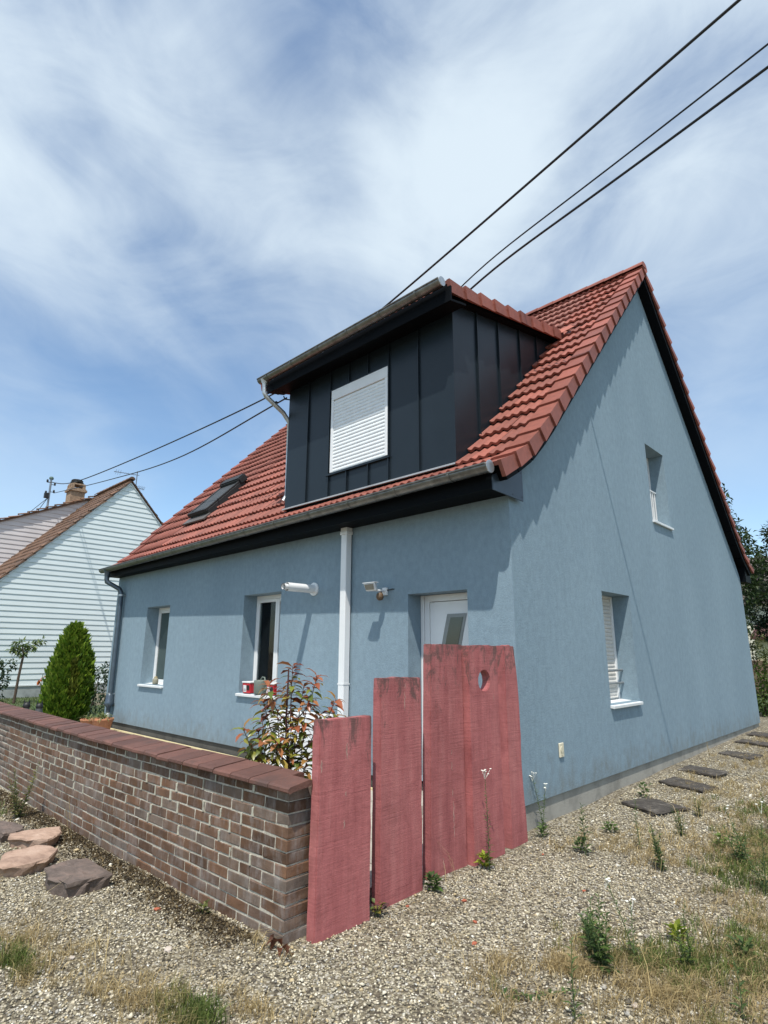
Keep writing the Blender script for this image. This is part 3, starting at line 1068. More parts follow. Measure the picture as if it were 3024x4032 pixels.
# --- windows
def front_window(W, y, name, sash_open=False):
    x0, x1, z0, z1 = W
    zs = z0 + 0.0
    mb = MB(); f = 0.032
    mb.box(x0 + 0.002, x0 + f, y - 0.035, y + 0.04, zs, z1 - 0.002)
    mb.box(x1 - f, x1 - 0.002, y - 0.035, y + 0.04, zs, z1 - 0.002)
    mb.box(x0 + f, x1 - f, y - 0.035, y + 0.04, z1 - f - 0.03, z1 - 0.002)
    mb.box(x0 + f, x1 - f, y - 0.035, y + 0.04, zs, zs + f)
    w = mb.build('window', M_WHITE, house, 0.004)
    return w


w1 = front_window(W1, 0.285, 'window')
x0, x1, z0, z1 = W1
mb = MB(); s = 0.048
X0, X1, Z0, Z1 = x0 + 0.034, x1 - 0.034, z0 + 0.034, z1 - 0.064
mb.box(X0, X0 + s, 0.255, 0.30, Z0, Z1); mb.box(X1 - s, X1, 0.255, 0.30, Z0, Z1)
mb.box(X0 + s, X1 - s, 0.255, 0.30, Z1 - s, Z1); mb.box(X0 + s, X1 - s, 0.255, 0.30, Z0, Z0 + s)
mb.build('sash', M_WHITE, w1, 0.004)
mb = MB(); mb.box(X0 + s, X1 - s, 0.275, 0.283, Z0 + s, Z1 - s); mb.build('pane', M_GLASSR, w1)
mb = MB(); mb.box(x0 + 0.1, x1 - 0.1, 0.36, 0.365, z0 + 0.1, z1 - 0.1)
mb.build('curtain', simple('dim_green_blind', (0.16, 0.205, 0.185), 0.9), w1)

w2 = front_window(W2, 0.285, 'window')
x0, x1, z0, z1 = W2
X0, X1, Z0, Z1 = x0 + 0.034, x1 - 0.034, z0 + 0.034, z1 - 0.064
mid = -4.52
for a, b_, nm in ((X0, mid - 0.002, 'sash'), (mid + 0.002, X1, 'sash')):
    mb = MB(); s = 0.05
    mb.box(a, a + s, 0.250, 0.30, Z0, Z1); mb.box(b_ - s, b_, 0.250, 0.30, Z0, Z1)
    mb.box(a + s, b_ - s, 0.250, 0.30, Z1 - s, Z1); mb.box(a + s, b_ - s, 0.250, 0.30, Z0, Z0 + s)
    mb.build(nm, M_WHITE, w2, 0.004)
    mb = MB(); mb.box(a + s, b_ - s, 0.272, 0.280, Z0 + s, Z1 - s); mb.build('pane', M_GLASS, w2)
mb = MB()
for xa, xb, zb in ((x0 + 0.05, x0 + 0.20, z0 + 0.02), (x0 + 0.34, x0 + 0.45, z0 + 0.55)):
    n = 14
    vv = []
    for i in range(n + 1):
        xx = xa + (xb - xa) * i / n
        yy = 0.325 + 0.018 * math.sin(i * 1.9)
        vv += [(xx, yy, zb), (xx, yy, z1 - 0.05)]
    mb.add(vv, [(2 * i, 2 * i + 2, 2 * i + 3, 2 * i + 1) for i in range(n)], True)
mb.build('curtain', M_CURTAIN, w2)


def sill(x0, x1, zt, parent, axis='f', out=0.05):
    mb = MB()
    if axis == 'f':
        mb.hexa([(x0 - 0.02, -out, zt - 0.012), (x0 - 0.02, 0.25, zt + 0.012), (x0 - 0.02, 0.25, zt - 0.01), (x0 - 0.02, -out + 0.003, zt - 0.05)],
                [(x1 + 0.02, -out, zt - 0.012), (x1 + 0.02, 0.25, zt + 0.012), (x1 + 0.02, 0.25, zt - 0.01), (x1 + 0.02, -out + 0.003, zt - 0.05)])
    else:
        mb.hexa([(out, x0 - 0.02, zt - 0.012), (-0.25, x0 - 0.02, zt + 0.012), (-0.25, x0 - 0.02, zt - 0.01), (out - 0.003, x0 - 0.02, zt - 0.05)],
                [(out, x1 + 0.02, zt - 0.012), (-0.25, x1 + 0.02, zt + 0.012), (-0.25, x1 + 0.02, zt - 0.01), (out - 0.003, x1 + 0.02, zt - 0.05)])
    return mb.build('sill', M_WHITEB, parent, 0.004)


sill(W1[0], W1[1], W1[2], w1); sill(W2[0], W2[1], W2[2], w2)
# gable: lower window with roller shutter down and two bars
y0, y1, z0, z1 = G1
mb = MB()
mb.box(-0.31, -0.26, y0, y0 + 0.05, z0, z1 - 0.002); mb.box(-0.31, -0.255, y1 - 0.05, y1 - 0.002, z0, z1 - 0.002)
mb.box(-0.31, -0.26, y0 + 0.05, y1 - 0.05, z1 - 0.03, z1 - 0.002)
g1 = mb.build('window', M_WHITE, house, 0.003)
n = 26; hh = (z1 - 0.03 - z0 - 0.005) / n


def slat_data(L, h, mat):
    mb = MB(); vv = []; k = 5
    for xx in (0, L):
        for i in range(k + 1):
            a = i / k
            vv.append((xx, -0.008 * math.sin(math.pi * a) - 0.002, h * 0.94 * a))
        vv += [(xx, 0.004, h * 0.94), (xx, 0.004, 0)]
    q = k + 3
    fs = [(i, i + 1, q + i + 1, q + i) for i in range(q - 1)] + [(q - 1, 0, q, 2 * q - 1)]
    mb.add(vv, fs, False)
    m = mb.mesh('slat'); m.materials.append(mat)
    return m


sh1 = MB().box(-0.302, -0.290, y0 + 0.05, y1 - 0.05, z0, z1 - 0.03).build('roller_shutter', M_SHUTD, house)
sdat = slat_data(y1 - y0 - 0.1, hh, M_SHUTD)
for i in range(n):
    mt = Matrix.Translation((-0.283, y0 + 0.05, z0 + 0.005 + i * hh)) @ Matrix.Rotation(math.pi / 2, 4, 'Z')
    place_tile('slat', sdat, mt, sh1)
sill(y0, y1, z0, g1, 'g')
for z in (1.222, 1.048):
    MB().tube([(-0.20, y0 - 0.01, z), (-0.20, y1 + 0.01, z)], 0.016, 8).build('window_bar', simple('grey_steel_bar', (0.30, 0.31, 0.31), 0.4, 0.6), house)
# gable: upper window with white balusters
y0, y1, z0, z1 = G2
mb = MB()
mb.box(-0.31, -0.26, y0, y0 + 0.06, z0, z1 - 0.002); mb.box(-0.31, -0.26, y1 - 0.06, y1 - 0.002, z0, z1 - 0.002)
mb.box(-0.31, -0.26, y0 + 0.06, y1 - 0.06, z1 - 0.06, z1 - 0.002); mb.box(-0.31, -0.26, y0 + 0.06, y1 - 0.06, z0, z0 + 0.06)
g2 = mb.build('window', M_WHITE, house, 0.003)
MB().box(-0.292, -0.284, y0 + 0.06, y1 - 0.06, z0 + 0.06, z1 - 0.06).build('pane', M_GLASS, g2)
sill(y0, y1, z0, g2, 'g', 0.045)
rl = MB().box(-0.222, -0.190, y0, y1, 4.285, 4.315).box(-0.216, -0.196, y0, y1, 3.70, 3.715).build('window_railing', M_WHITE, house, 0.003)
for k in range(9):
    yy = y1 - 0.05 - k * 0.1
    MB().box(-0.214, -0.196, yy - 0.010, yy + 0.010, 3.66, 4.285).build('baluster', M_WHITE, rl)

# --- front door
mb = MB()
mb.box(DO[0] + 0.003, DO[0] + 0.055, 0.235, 0.31, -0.1, DO[3] - 0.003)
mb.box(DO[0] + 0.059, DO[0] + 0.135, 0.245, 0.31, -0.1, DO[3] - 0.003)
mb.box(DO[1] - 0.09, DO[1] - 0.003, 0.245, 0.31, -0.1, DO[3] - 0.003)
mb.box(DO[0] + 0.135, DO[1] - 0.09, 0.245, 0.31, DO[3] - 0.085, DO[3] - 0.003)
door = mb.build('front_door', M_WHITE, house, 0.004)
MB().box(DO[0] + 0.139, DO[1] - 0.094, 0.258, 0.305, -0.1, DO[3] - 0.092).build('door_leaf', M_WHITE, door, 0.003)
MB().box(DO[0] + 0.130, DO[1] - 0.085, 0.306, 0.310, -0.1, DO[3] - 0.08).build('door_gap', M_BLACKP, door)


def sickle(xo, w, zt, zb, nseg=14):
    L_, R_ = [], []
    for i in range(nseg + 1):
        t = i / nseg
        z = zt + (zb - zt) * t
        sx = -0.42 * math.sin(t * math.pi / 2) + 0.05 * t
        L_.append((xo + sx * 0.55, z)); R_.append((xo + w + sx * 0.55, z))
    return L_, R_


for (off, wd, zt, zb, yy, mt, nm) in ((0.0, 0.285, 1.905, 0.62, 0.250, simple('brushed_steel', (0.22, 0.225, 0.23), 0.35, 0.7), 'glazing_frame'), (0.052, 0.185, 1.862, 0.66, 0.246, M_GLASSD, 'door_glazing')):
    L_, R_ = sickle(-1.075 + off, wd, zt, zb)
    mb = MB()
    for i in range(len(L_) - 1):
        mb.hexa([(L_[i][0], yy, L_[i][1]), (R_[i][0], yy, R_[i][1]), (R_[i + 1][0], yy, R_[i + 1][1]), (L_[i + 1][0], yy, L_[i + 1][1])],
                [(L_[i][0], yy + 0.010, L_[i][1]), (R_[i][0], yy + 0.010, R_[i][1]), (R_[i + 1][0], yy + 0.010, R_[i + 1][1]), (L_[i + 1][0], yy + 0.010, L_[i + 1][1])])
    mb.build(nm, mt if nm == 'glazing_frame' else simple('door_dark_glass', (0.022, 0.032, 0.034), 0.08, 0, 0.1, 2, 0, 60, 0.8), door)
MB().tube([(-0.745, 0.20, 0.7), (-0.745, 0.20, 1.25)], 0.014, 8).build('door_handle', M_ZINCL, door)
MB().box(-1.62, -0.45, -0.45, 0.235, -0.2, -0.06).build('door_step', M_PAVE, house, 0.008)
# socket on the gable
sk_ = MB().box(0.002, 0.018, 0.765, 0.865, 0.355, 0.502).build('wall_socket', M_IVORY, house, 0.006)
MB().tube([(0.018, 0.815, 0.435), (0.023, 0.815, 0.435)], 0.034, 16).build('socket_lid', M_IVORY, sk_)
MB().tube([(0.018, 0.815, 0.385), (0.022, 0.815, 0.385)], 0.010, 10).build('screw_cap', M_IVORY, sk_)

# --- dormer
XL, XR, YD = -4.39, -0.843, 0.20


def roof_z(y):
    for i in range(NR):
        if y <= ROWS[i + 1][0]:
            t = (y - ROWS[i][0]) / (ROWS[i + 1][0] - ROWS[i][0])
            return ROWS[i][1] + t * (ROWS[i + 1][1] - ROWS[i][1])
    return 8.69


def drz(y): return 6.109 + 0.2125 * (y + 0.132)      # crest line of the dormer's tiles


mb = MB()
body = [(YD + 0.03, 3.66), (3.05, 6.5), (3.05, drz(3.05) - 0.16), (YD + 0.03, drz(YD) - 0.16)]
mb.prism_x(body, XL + 0.03, XR - 0.03)
dormer = mb.build('dormer', M_SOFFIT, house)
ZT = 5.90
seams_f = [XL, -3.82, -3.275, -1.995, -1.432, XR]


def panel_f(xa, xb, za, zb):
    MB().box(xa + 0.004, xb - 0.004, YD, YD + 0.029, za, zb).build('cladding_panel', M_ANTH, dormer)


def seam_f(x, za, zb):
    MB().box(x - 0.007, x + 0.007, YD - 0.030, YD - 0.001, za, zb).build('standing_seam', M_ANTH, dormer)


for a, b_ in ((0, 1), (1, 2), (3, 4), (4, 5)):
    panel_f(seams_f[a], seams_f[b_], 3.74, ZT)
for xx in (-3.82, -3.275, -1.995, -1.432):
    seam_f(xx, 3.74, ZT)
ups = [-3.275, -2.835, -2.42, -1.995]
for a, b_ in zip(ups, ups[1:]):
    panel_f(a, b_, 5.515, ZT); panel_f(a, b_, 3.74, 4.105)
for xx in (-2.835, -2.42):
    seam_f(xx, 5.53, ZT)
for xx in (-2.86, -2.40):
    seam_f(xx, 3.74, 4.09)
MB().box(-3.32, -1.97, YD - 0.040, YD - 0.002, 4.092, 4.122).build('sill_flashing', M_ANTH, dormer)
MB().box(-3.26, -2.0, YD - 0.030, YD - 0.002, 5.502, 5.522).build('head_flashing', M_ANTH, dormer)
MB().box(XR - 0.03, XR + 0.006, YD - 0.008, YD - 0.001, 3.74, ZT).build('corner_trim', M_ANTH, dormer)
# side cheeks
ys_ = [YD, 0.74, 1.29, 1.90, 2.44, 3.0]
for a, b_ in zip(ys_, ys_[1:]):
    for (xa, xb) in ((XR - 0.029, XR), (XL, XL + 0.029)):
        poly = [(a + 0.003, roof_z(a) - 0.14), (b_ - 0.003, roof_z(b_) - 0.14), (b_ - 0.003, max(drz(b_) - 0.13, roof_z(b_) - 0.10)), (a + 0.003, drz(a) - 0.13)]
        MB().prism_x(poly, xa, xb).build('cladding_panel', M_ANTH, dormer)
for yy in ys_[1:-1]:
    MB().prism_x([(yy - 0.007, roof_z(yy) - 0.1), (yy + 0.007, roof_z(yy) - 0.1), (yy + 0.007, drz(yy) - 0.14), (yy - 0.007, drz(yy) - 0.14)], XR + 0.001, XR + 0.030).build('standing_seam', M_ANTH, dormer)
# lead skirt at the foot
MB().box(XL - 0.02, XR + 0.02, YD - 0.035, YD - 0.001, 3.735, 3.757).build('foot_flashing', simple('pale_lead', (0.42, 0.43, 0.43), 0.5, 0.3), dormer)
# soffit, fascia, rake
MB().prism_x([(-0.118, 5.792), (YD - 0.002, 5.868), (YD - 0.002, 5.898), (-0.118, 5.822)], XL - 0.17, XR + 0.225).build('dormer_soffit', M_SOFFIT, dormer)
MB().box(XL - 0.18, XR + 0.235, -0.150, -0.120, 5.780, 5.995).build('dormer_fascia', M_FASCIA, dormer)
for xa_, xb_ in ((XR + 0.002, XR + 0.11), (XL - 0.11, XL - 0.002)):
    MB().prism_x([(0.20, drz(0.20) - 0.185), (3.0, drz(3.0) - 0.185), (3.0, drz(3.0) - 0.05), (0.20, drz(0.20) - 0.05)], xa_, xb_).build('rake_board', M_SOFFIT, dormer)

# tiles of the dormer roof
droof = MB().prism_x([(-0.116, drz(-0.116) - 0.09), (3.3, drz(3.3) - 0.09), (3.3, drz(3.3) - 0.06), (-0.116, drz(-0.116) - 0.06)], XL - 0.16, XR + 0.16).build('dormer_roof', M_SOFFIT, house)
DR = [(-0.132 + 0.355 * k) for k in range(11)]
dm = []
for k in range(10):
    P0y, P1y = DR[k], DR[k + 1]
    for cc in range(15):
        xl = -0.87 - TW * (cc + 1)
        dm.append(slope_matrix(Vector((xl, P0y, drz(P0y))), Vector((xl, P1y, drz(P1y)))))
    for (xx, dat, w) in ((-0.87, None, 0.21), (-4.83, None, 0.21)):
        pass
merge_tiles(tile_proto, dm, 'roof_tiles', M_TILE, droof)
vd2 = verge_proto(0, 0.22).mesh('verge_tile'); vd2.materials.append(M_TILE)
vd3 = verge_proto(0, 0.22, True).mesh('verge_tile'); vd3.materials.append(M_TILE)
for k in range(9):
    place_tile('verge_tile', vd2, slope_matrix(Vector((-0.875, DR[k], drz(DR[k]))), Vector((-0.875, DR[k + 1], drz(DR[k + 1])))), droof)
    place_tile('verge_tile', vd3, slope_matrix(Vector((-4.80, DR[k], drz(DR[k]))), Vector((-4.80, DR[k + 1], drz(DR[k + 1])))), droof)
MB().add([(-0.62, 2.98, 6.70), (-0.80, 3.03, 6.80), (-0.56, 3.18, 6.90), (-0.44, 3.08, 6.79)], [(0, 1, 2, 3)]).build('valley_flashing', simple('orange_flashing', (0.40, 0.12, 0.075), 0.6), droof)
dg = gutter(-0.665, -4.63, (-0.255, 6.035), (-0.255, 6.005), 0.072, 'dormer_gutter', house, M_ZINC, nb=6)
MB().tube([(-0.663, -0.255, 6.02), (-0.652, -0.255, 6.02)], 0.064, 14).build('gutter_end_cap', M_ZINCL, dg)
mb = MB()
mb.tube([(-4.50, -0.25, 5.93), (-4.50, -0.25, 5.74), (-4.485, -0.22, 5.68), (-4.44, 0.12, 5.47), (-4.432, 0.25, 5.33), (-4.432, 0.27, 4.02), (-4.432, 0.20, 3.90)], 0.040, 12)
dd = mb.build('dormer_downpipe', M_ZINCL, house)
MB().lathe((-4.50, -0.25, 5.92), [(0.042, -0.08), (0.045, -0.02), (0.08, 0.06)], 14).build('outlet', M_ZINCL, dd)
# roller shutter of the dormer window
S0, S1, SZ0, SZ1 = -3.228, -2.002, 4.130, 5.498
rs = MB().box(S0, S1, YD - 0.006, YD + 0.02, SZ0, SZ1).build('roller_shutter', M_WHITE, house)
mb = MB()
mb.box(S0, S1, YD - 0.034, YD - 0.007, SZ1 - 0.17, SZ1); mb.box(S0, S0 + 0.055, YD - 0.034, YD - 0.007, SZ0, SZ1 - 0.171); mb.box(S1 - 0.055, S1, YD - 0.034, YD - 0.007, SZ0, SZ1 - 0.171)
mb.build('shutter_frame', M_WHITE, rs, 0.003)
n = 21; hh = (SZ1 - 0.18 - SZ0) / n
sdat = slat_data(S1 - S0 - 0.11, hh, M_SHUT)
for i in range(n):
    place_tile('slat', sdat, Matrix.Translation((S0 + 0.055, YD - 0.012, SZ0 + i * hh)), rs)
# roof window with its own shutter
kk = 1.037; nr = Vector((0, -0.72, 0.694)); up = Vector((0, 0.694, 0.72))


def sp(x, s, h):     # point on the roof window: s up the slope, h off it
    b0 = Vector((x, SK[2], 4.55 - 0.165 * kk))
    return b0 + up * s + nr * h


def sbox(mb, xa, xb, s0, s1, h0, h1):
    return mb.hexa([sp(xa, s0, h0), sp(xb, s0, h0), sp(xb, s1, h0), sp(xa, s1, h0)], [sp(xa, s0, h1), sp(xb, s0, h1), sp(xb, s1, h1), sp(xa, s1, h1)])


M_RW = simple('roof_window_grey', (0.028, 0.031, 0.033), 0.55, 0.0, 0.1, 5, 0, 60, 0.25)
rw = sbox(MB(), SK[0], SK[1], 0.0, 1.22, -0.12, 0.085).build('roof_window', M_RW, house, 0.01)
mb = MB(); sbox(mb, SK[0], SK[0] + 0.05, 0.03, 1.22, 0.086, 0.125); sbox(mb, SK[1] - 0.05, SK[1], 0.03, 1.22, 0.086, 0.125); sbox(mb, SK[0], SK[1], -0.02, 0.04, 0.06, 0.13)
mb.build('guide_rail', M_RW, rw, 0.004)
sbox(MB(), SK[0] - 0.02, SK[1] + 0.03, 1.10, 1.36, 0.02, 0.19).build('shutter_box', M_RW, rw, 0.03, 2)
for i in range(15):
    sbox(MB(), SK[0] + 0.052, SK[1] - 0.052, 0.045 + 0.07 * i, 0.045 + 0.07 * i + 0.062, 0.086, 0.108).build('slat', simple('grey_slat', (0.055, 0.060, 0.063), 0.55) if i == 0 else bpy.data.materials['grey_slat'], rw, 0.006)
mb = MB(); sbox(mb, SK[0] - 0.06, SK[1] + 0.06, -0.22, 0.0, -0.02, 0.012); mb.build('lead_apron', simple('lead_apron_grey', (0.10, 0.09, 0.085), 0.6), rw)

# ------------------------------------------------------------------ floodlight on the front wall
fl = empty('floodlight', (-1.78, 0.0, 2.2), 'white floodlight with dirty brown motion sensor on the front wall left of the door', 'lamp')
mb = MB()
mb.hexa([(-2.02, -0.30, 2.20), (-1.80, -0.30, 2.20), (-1.78, -0.34, 2.315), (-2.04, -0.34, 2.315)],
        [(-1.98, -0.22, 2.20), (-1.84, -0.22, 2.20), (-1.83, -0.24, 2.32), (-1.99, -0.24, 2.32)])
hd = mb.build('lamp_head', M_WHITE, fl, 0.008)
mb = MB(); mb.hexa([(-2.00, -0.318, 2.215), (-1.82, -0.318, 2.215), (-1.81, -0.347, 2.298), (-2.01, -0.347, 2.298)], [(-2.00, -0.312, 2.215), (-1.82, -0.312, 2.215), (-1.81, -0.341, 2.298), (-2.01, -0.341, 2.298)])
mb.build('lamp_glass', simple('lamp_glass_grey', (0.22, 0.21, 0.17), 0.15), hd)
MB().hexa([(-2.045, -0.348, 2.318), (-1.775, -0.348, 2.318), (-1.80, -0.24, 2.326), (-2.0, -0.24, 2.326)], [(-2.045, -0.348, 2.328), (-1.775, -0.348, 2.328), (-1.80, -0.24, 2.336), (-2.0, -0.24, 2.336)]).build('visor', M_WHITE, hd)
MB().box(-1.90, -1.86, -0.23, -0.04, 2.20, 2.23).box(-1.93, -1.83, -0.04, -0.002, 2.15, 2.27).build('bracket', M_WHITE, fl, 0.005)
MB().tube([(-1.84, -0.02, 2.225), (-1.72, -0.012, 2.24), (-1.69, -0.004, 2.235)], 0.007, 6).build('cable', M_CABLE, fl)
mb = MB(); mb.lathe((-1.88, -0.13, 2.12), [(0.0, 0.065), (0.035, 0.06), (0.055, 0.03), (0.060, -0.01), (0.045, -0.045), (0.02, -0.06), (0.0, -0.062)], 14)
mb.build('motion_sensor', M_DIRTY, fl)
MB().tube([(-1.88, -0.10, 2.17), (-1.88, -0.10, 2.21)], 0.014, 8).build('sensor_arm', M_DIRTY, fl)


fl.scale = (0.78, 0.85, 0.80)

# ------------------------------------------------------------------ brick garden wall
def wall_y(x):
    t = min(max((0.09 - x) / 6.3, 0), 2)
    return -2.925 - 0.05 * math.sin(math.pi * t) if t <= 1 else -2.925 + 0.05 * (t - 1) * 3.4


def frame_at(x):
    d = 0.02
    t = Vector((2 * d, wall_y(x + d) - wall_y(x - d), 0)).normalized()
    return t, Vector((-t.y, t.x, 0))


bw = empty('brick_wall', (-4, -2.85, -0.25), 'long brown brick garden wall with red coping tiles left of the red planks', 'wall')
XWE, XWL = 0.09, -8.6
PITCH = 0.0727; Z0B = -0.268


def brick_data(L, D, H, name):
    mb = MB().box(-L / 2, L / 2, 0, D, 0, H)
    m = mb.mesh(name)
    bm = bmesh.new(); bm.from_mesh(m)
    bmesh.ops.bevel(bm, geom=list(bm.edges), offset=0.0045, segments=1, affect='EDGES')
    for v in bm.verts:
        v.co += Vector((random.gauss(0, 0.0018), random.gauss(0, 0.0015), random.gauss(0, 0.0015)))
    bmesh.ops.recalc_face_normals(bm, faces=bm.faces)
    bm.to_mesh(m); bm.free()
    m.materials.append(M_BRICK)
    return m


BL, JT = 0.240, 0.0105
stret = [brick_data(BL, 0.10, PITCH - JT, 'brick') for _ in range(5)]
shortb = [brick_data(0.205, 0.10, PITCH - JT, 'brick') for _ in range(3)]
headc = [brick_data(0.115, 0.24, PITCH - JT, 'brick') for _ in range(3)]
longc = [brick_data(BL, 0.24, PITCH - JT, 'brick') for _ in range(3)]
bricks = []
for k in range(12):
    z = Z0B + k * PITCH + JT
    x = XWE
    first = True
    while x > XWL:
        if first:
            dat, L_ = (headc[k % 3], 0.115) if k % 2 else (longc[k % 3], BL)
            first = False
        else:
            r = random.random()
            dat, L_ = (shortb[random.randrange(3)], 0.205) if r < 0.12 else (stret[random.randrange(5)], BL)
        xc = x - L_ / 2
        jt = JT * random.uniform(0.8, 1.5) if (k > 5 and random.random() < 0.5) else JT
        t, nn = frame_at(xc)
        P = Vector((xc, wall_y(xc), z + random.gauss(0, 0.0012))) + nn * random.gauss(0.0, 0.0008)
        mt = Matrix((t, nn, Vector((0, 0, 1)))).transposed().to_4x4()
        mt.translation = P
        mt = mt @ Matrix.Rotation(random.gauss(0, 0.006), 4, 'Y') @ Matrix.Rotation(random.gauss(0, 0.006), 4, 'Z')
        bricks.append(((P - CAM).length, dat, mt))
        x -= L_ + jt
bricks.sort(key=lambda q: q[0])
for d, dat, mt in bricks[:300]:
    o = bpy.data.objects.new('brick', dat)
    col.objects.link(o); o.parent = bw; o.matrix_parent_inverse = Matrix.Translation(-WLOC['brick_wall']); o.matrix_basis = mt
V = []; F3 = []; off = 0; Fq = []
for d, dat, mt in bricks[300:]:
    pv = np.array([v.co[:] for v in dat.vertices]); A = np.array(mt)
    V.append(pv @ A[:3, :3].T + A[:3, 3])
    for pol in dat.polygons:
        idx = [i + off for i in pol.vertices]
        (Fq if len(idx) == 4 else F3).append(idx)
    off += len(pv)
# individual tone of the far bricks comes from world-space noise; one object
mbk = np_mesh('bricks', np.concatenate(V), [np.array(F3), np.array(Fq)])
tag(link('bricks', mbk, M_BRICK, bw), kind='stuff')
# mortar bed: slightly behind the brick faces
mb = MB()
nseg = 140
fr_, bk_ = [], []
for i in range(nseg + 1):
    x = XWE - 0.008 + (XWL - XWE + 0.008) * i / nseg
    t, nn = frame_at(x)
    fr_.append(Vector((x, wall_y(x), 0)) + nn * 0.0048); bk_.append(Vector((x, wall_y(x), 0)) + nn * 0.233)
for i in range(nseg):
    zt = Z0B + 12 * PITCH
    a, b_, c_, d_ = fr_[i], fr_[i + 1], bk_[i + 1], bk_[i]
    mb.add([(a.x, a.y, -0.4), (b_.x, b_.y, -0.4), (b_.x, b_.y, zt), (a.x, a.y, zt)], [(0, 1, 2, 3)])
    mb.add([(d_.x, d_.y, -0.4), (c_.x, c_.y, -0.4), (c_.x, c_.y, zt), (d_.x, d_.y, zt)], [(3, 2, 1, 0)])
    mb.add([(a.x, a.y, zt), (b_.x, b_.y, zt), (c_.x, c_.y, zt), (d_.x, d_.y, zt)], [(0, 1, 2, 3)])
for i in (0, nseg):
    a, d_ = fr_[i], bk_[i]
    mb.add([(a.x, a.y, -0.4), (d_.x, d_.y, -0.4), (d_.x, d_.y, zt), (a.x, a.y, zt)], [(0, 1, 2, 3)])
mb.build('mortar', M_MORTAR, bw)
# smeared pointing in the upper courses
mb = MB()
for d, dat, mt in bricks[:260]:
    P = mt.translation
    if P.z > 0.06 and random.random() < 0.5 and abs(P.x - XWE) > 0.15:
        t = Vector(mt.col[0][:3]); nn = Vector(mt.col[1][:3])
        w = random.uniform(0.009, 0.018); h = PITCH * random.uniform(0.75, 1.05)
        c0 = P - t * (BL / 2 + 0.005) - nn * 0.0012
        prof = []
        for kx, kz in ((-1, 0), (-0.6, 0.5), (-1, 1), (1, 1), (0.7, 0.45), (1, 0)):
            prof.append(c0 + t * (w * kx * random.uniform(0.6, 1.1)) + Vector((0, 0, h * kz - 0.004)))
        mb.hexa([q - nn * 0.003 for q in prof], [q + nn * 0.006 for q in prof])
mb.build('mortar_smears', mat_concrete('grey_pointing', (0.44, 0.415, 0.335), 0.2), bw)
bpy.data.objects['mortar_smears']['kind'] = 'stuff'
# coping tiles
def coping(w, back=0.245):
    mb = MB()
    pr_ = [(-0.056, 0.000), (-0.064, 0.008), (-0.062, 0.026), (-0.048, 0.036), (back - 0.02, 0.060), (back, 0.052), (back, 0.024), (back - 0.025, 0.018), (-0.03, 0.004), (-0.045, -0.003)]
    mb.hexa([(-w / 2, y, z) for y, z in pr_], [(w / 2, y, z) for y, z in pr_])
    m = mb.mesh('coping_tile')
    bm = bmesh.new(); bm.from_mesh(m); bmesh.ops.recalc_face_normals(bm, faces=bm.faces); bm.to_mesh(m); bm.free()
    m.materials.append(M_COPING)
    return m


cop = [coping(0.208), coping(0.196), coping(0.214)]
cop_end = coping(0.208, 0.13)
x = 0.160
k = 0
while x > XWL - 0.05:
    w = (0.208, 0.196, 0.214)[k % 3]
    xc = x - w / 2
    t, nn = frame_at(xc)
    mt = Matrix((t, nn, Vector((0, 0, 1)))).transposed().to_4x4()
    mt.translation = (xc, wall_y(xc), 0.606 + random.gauss(0, 0.002))
    mt = mt @ Matrix.Rotation(random.gauss(0, 0.008), 4, 'Y') @ Matrix.Rotation(random.gauss(0, 0.010), 4, 'Z')
    o = bpy.data.objects.new('coping_tile', cop[k % 3] if k else cop_end)
    col.objects.link(o); o.parent = bw; o.matrix_parent_inverse = Matrix.Translation(-WLOC['brick_wall']); o.matrix_basis = mt
    x -= w + random.uniform(0.004, 0.010); k += 1


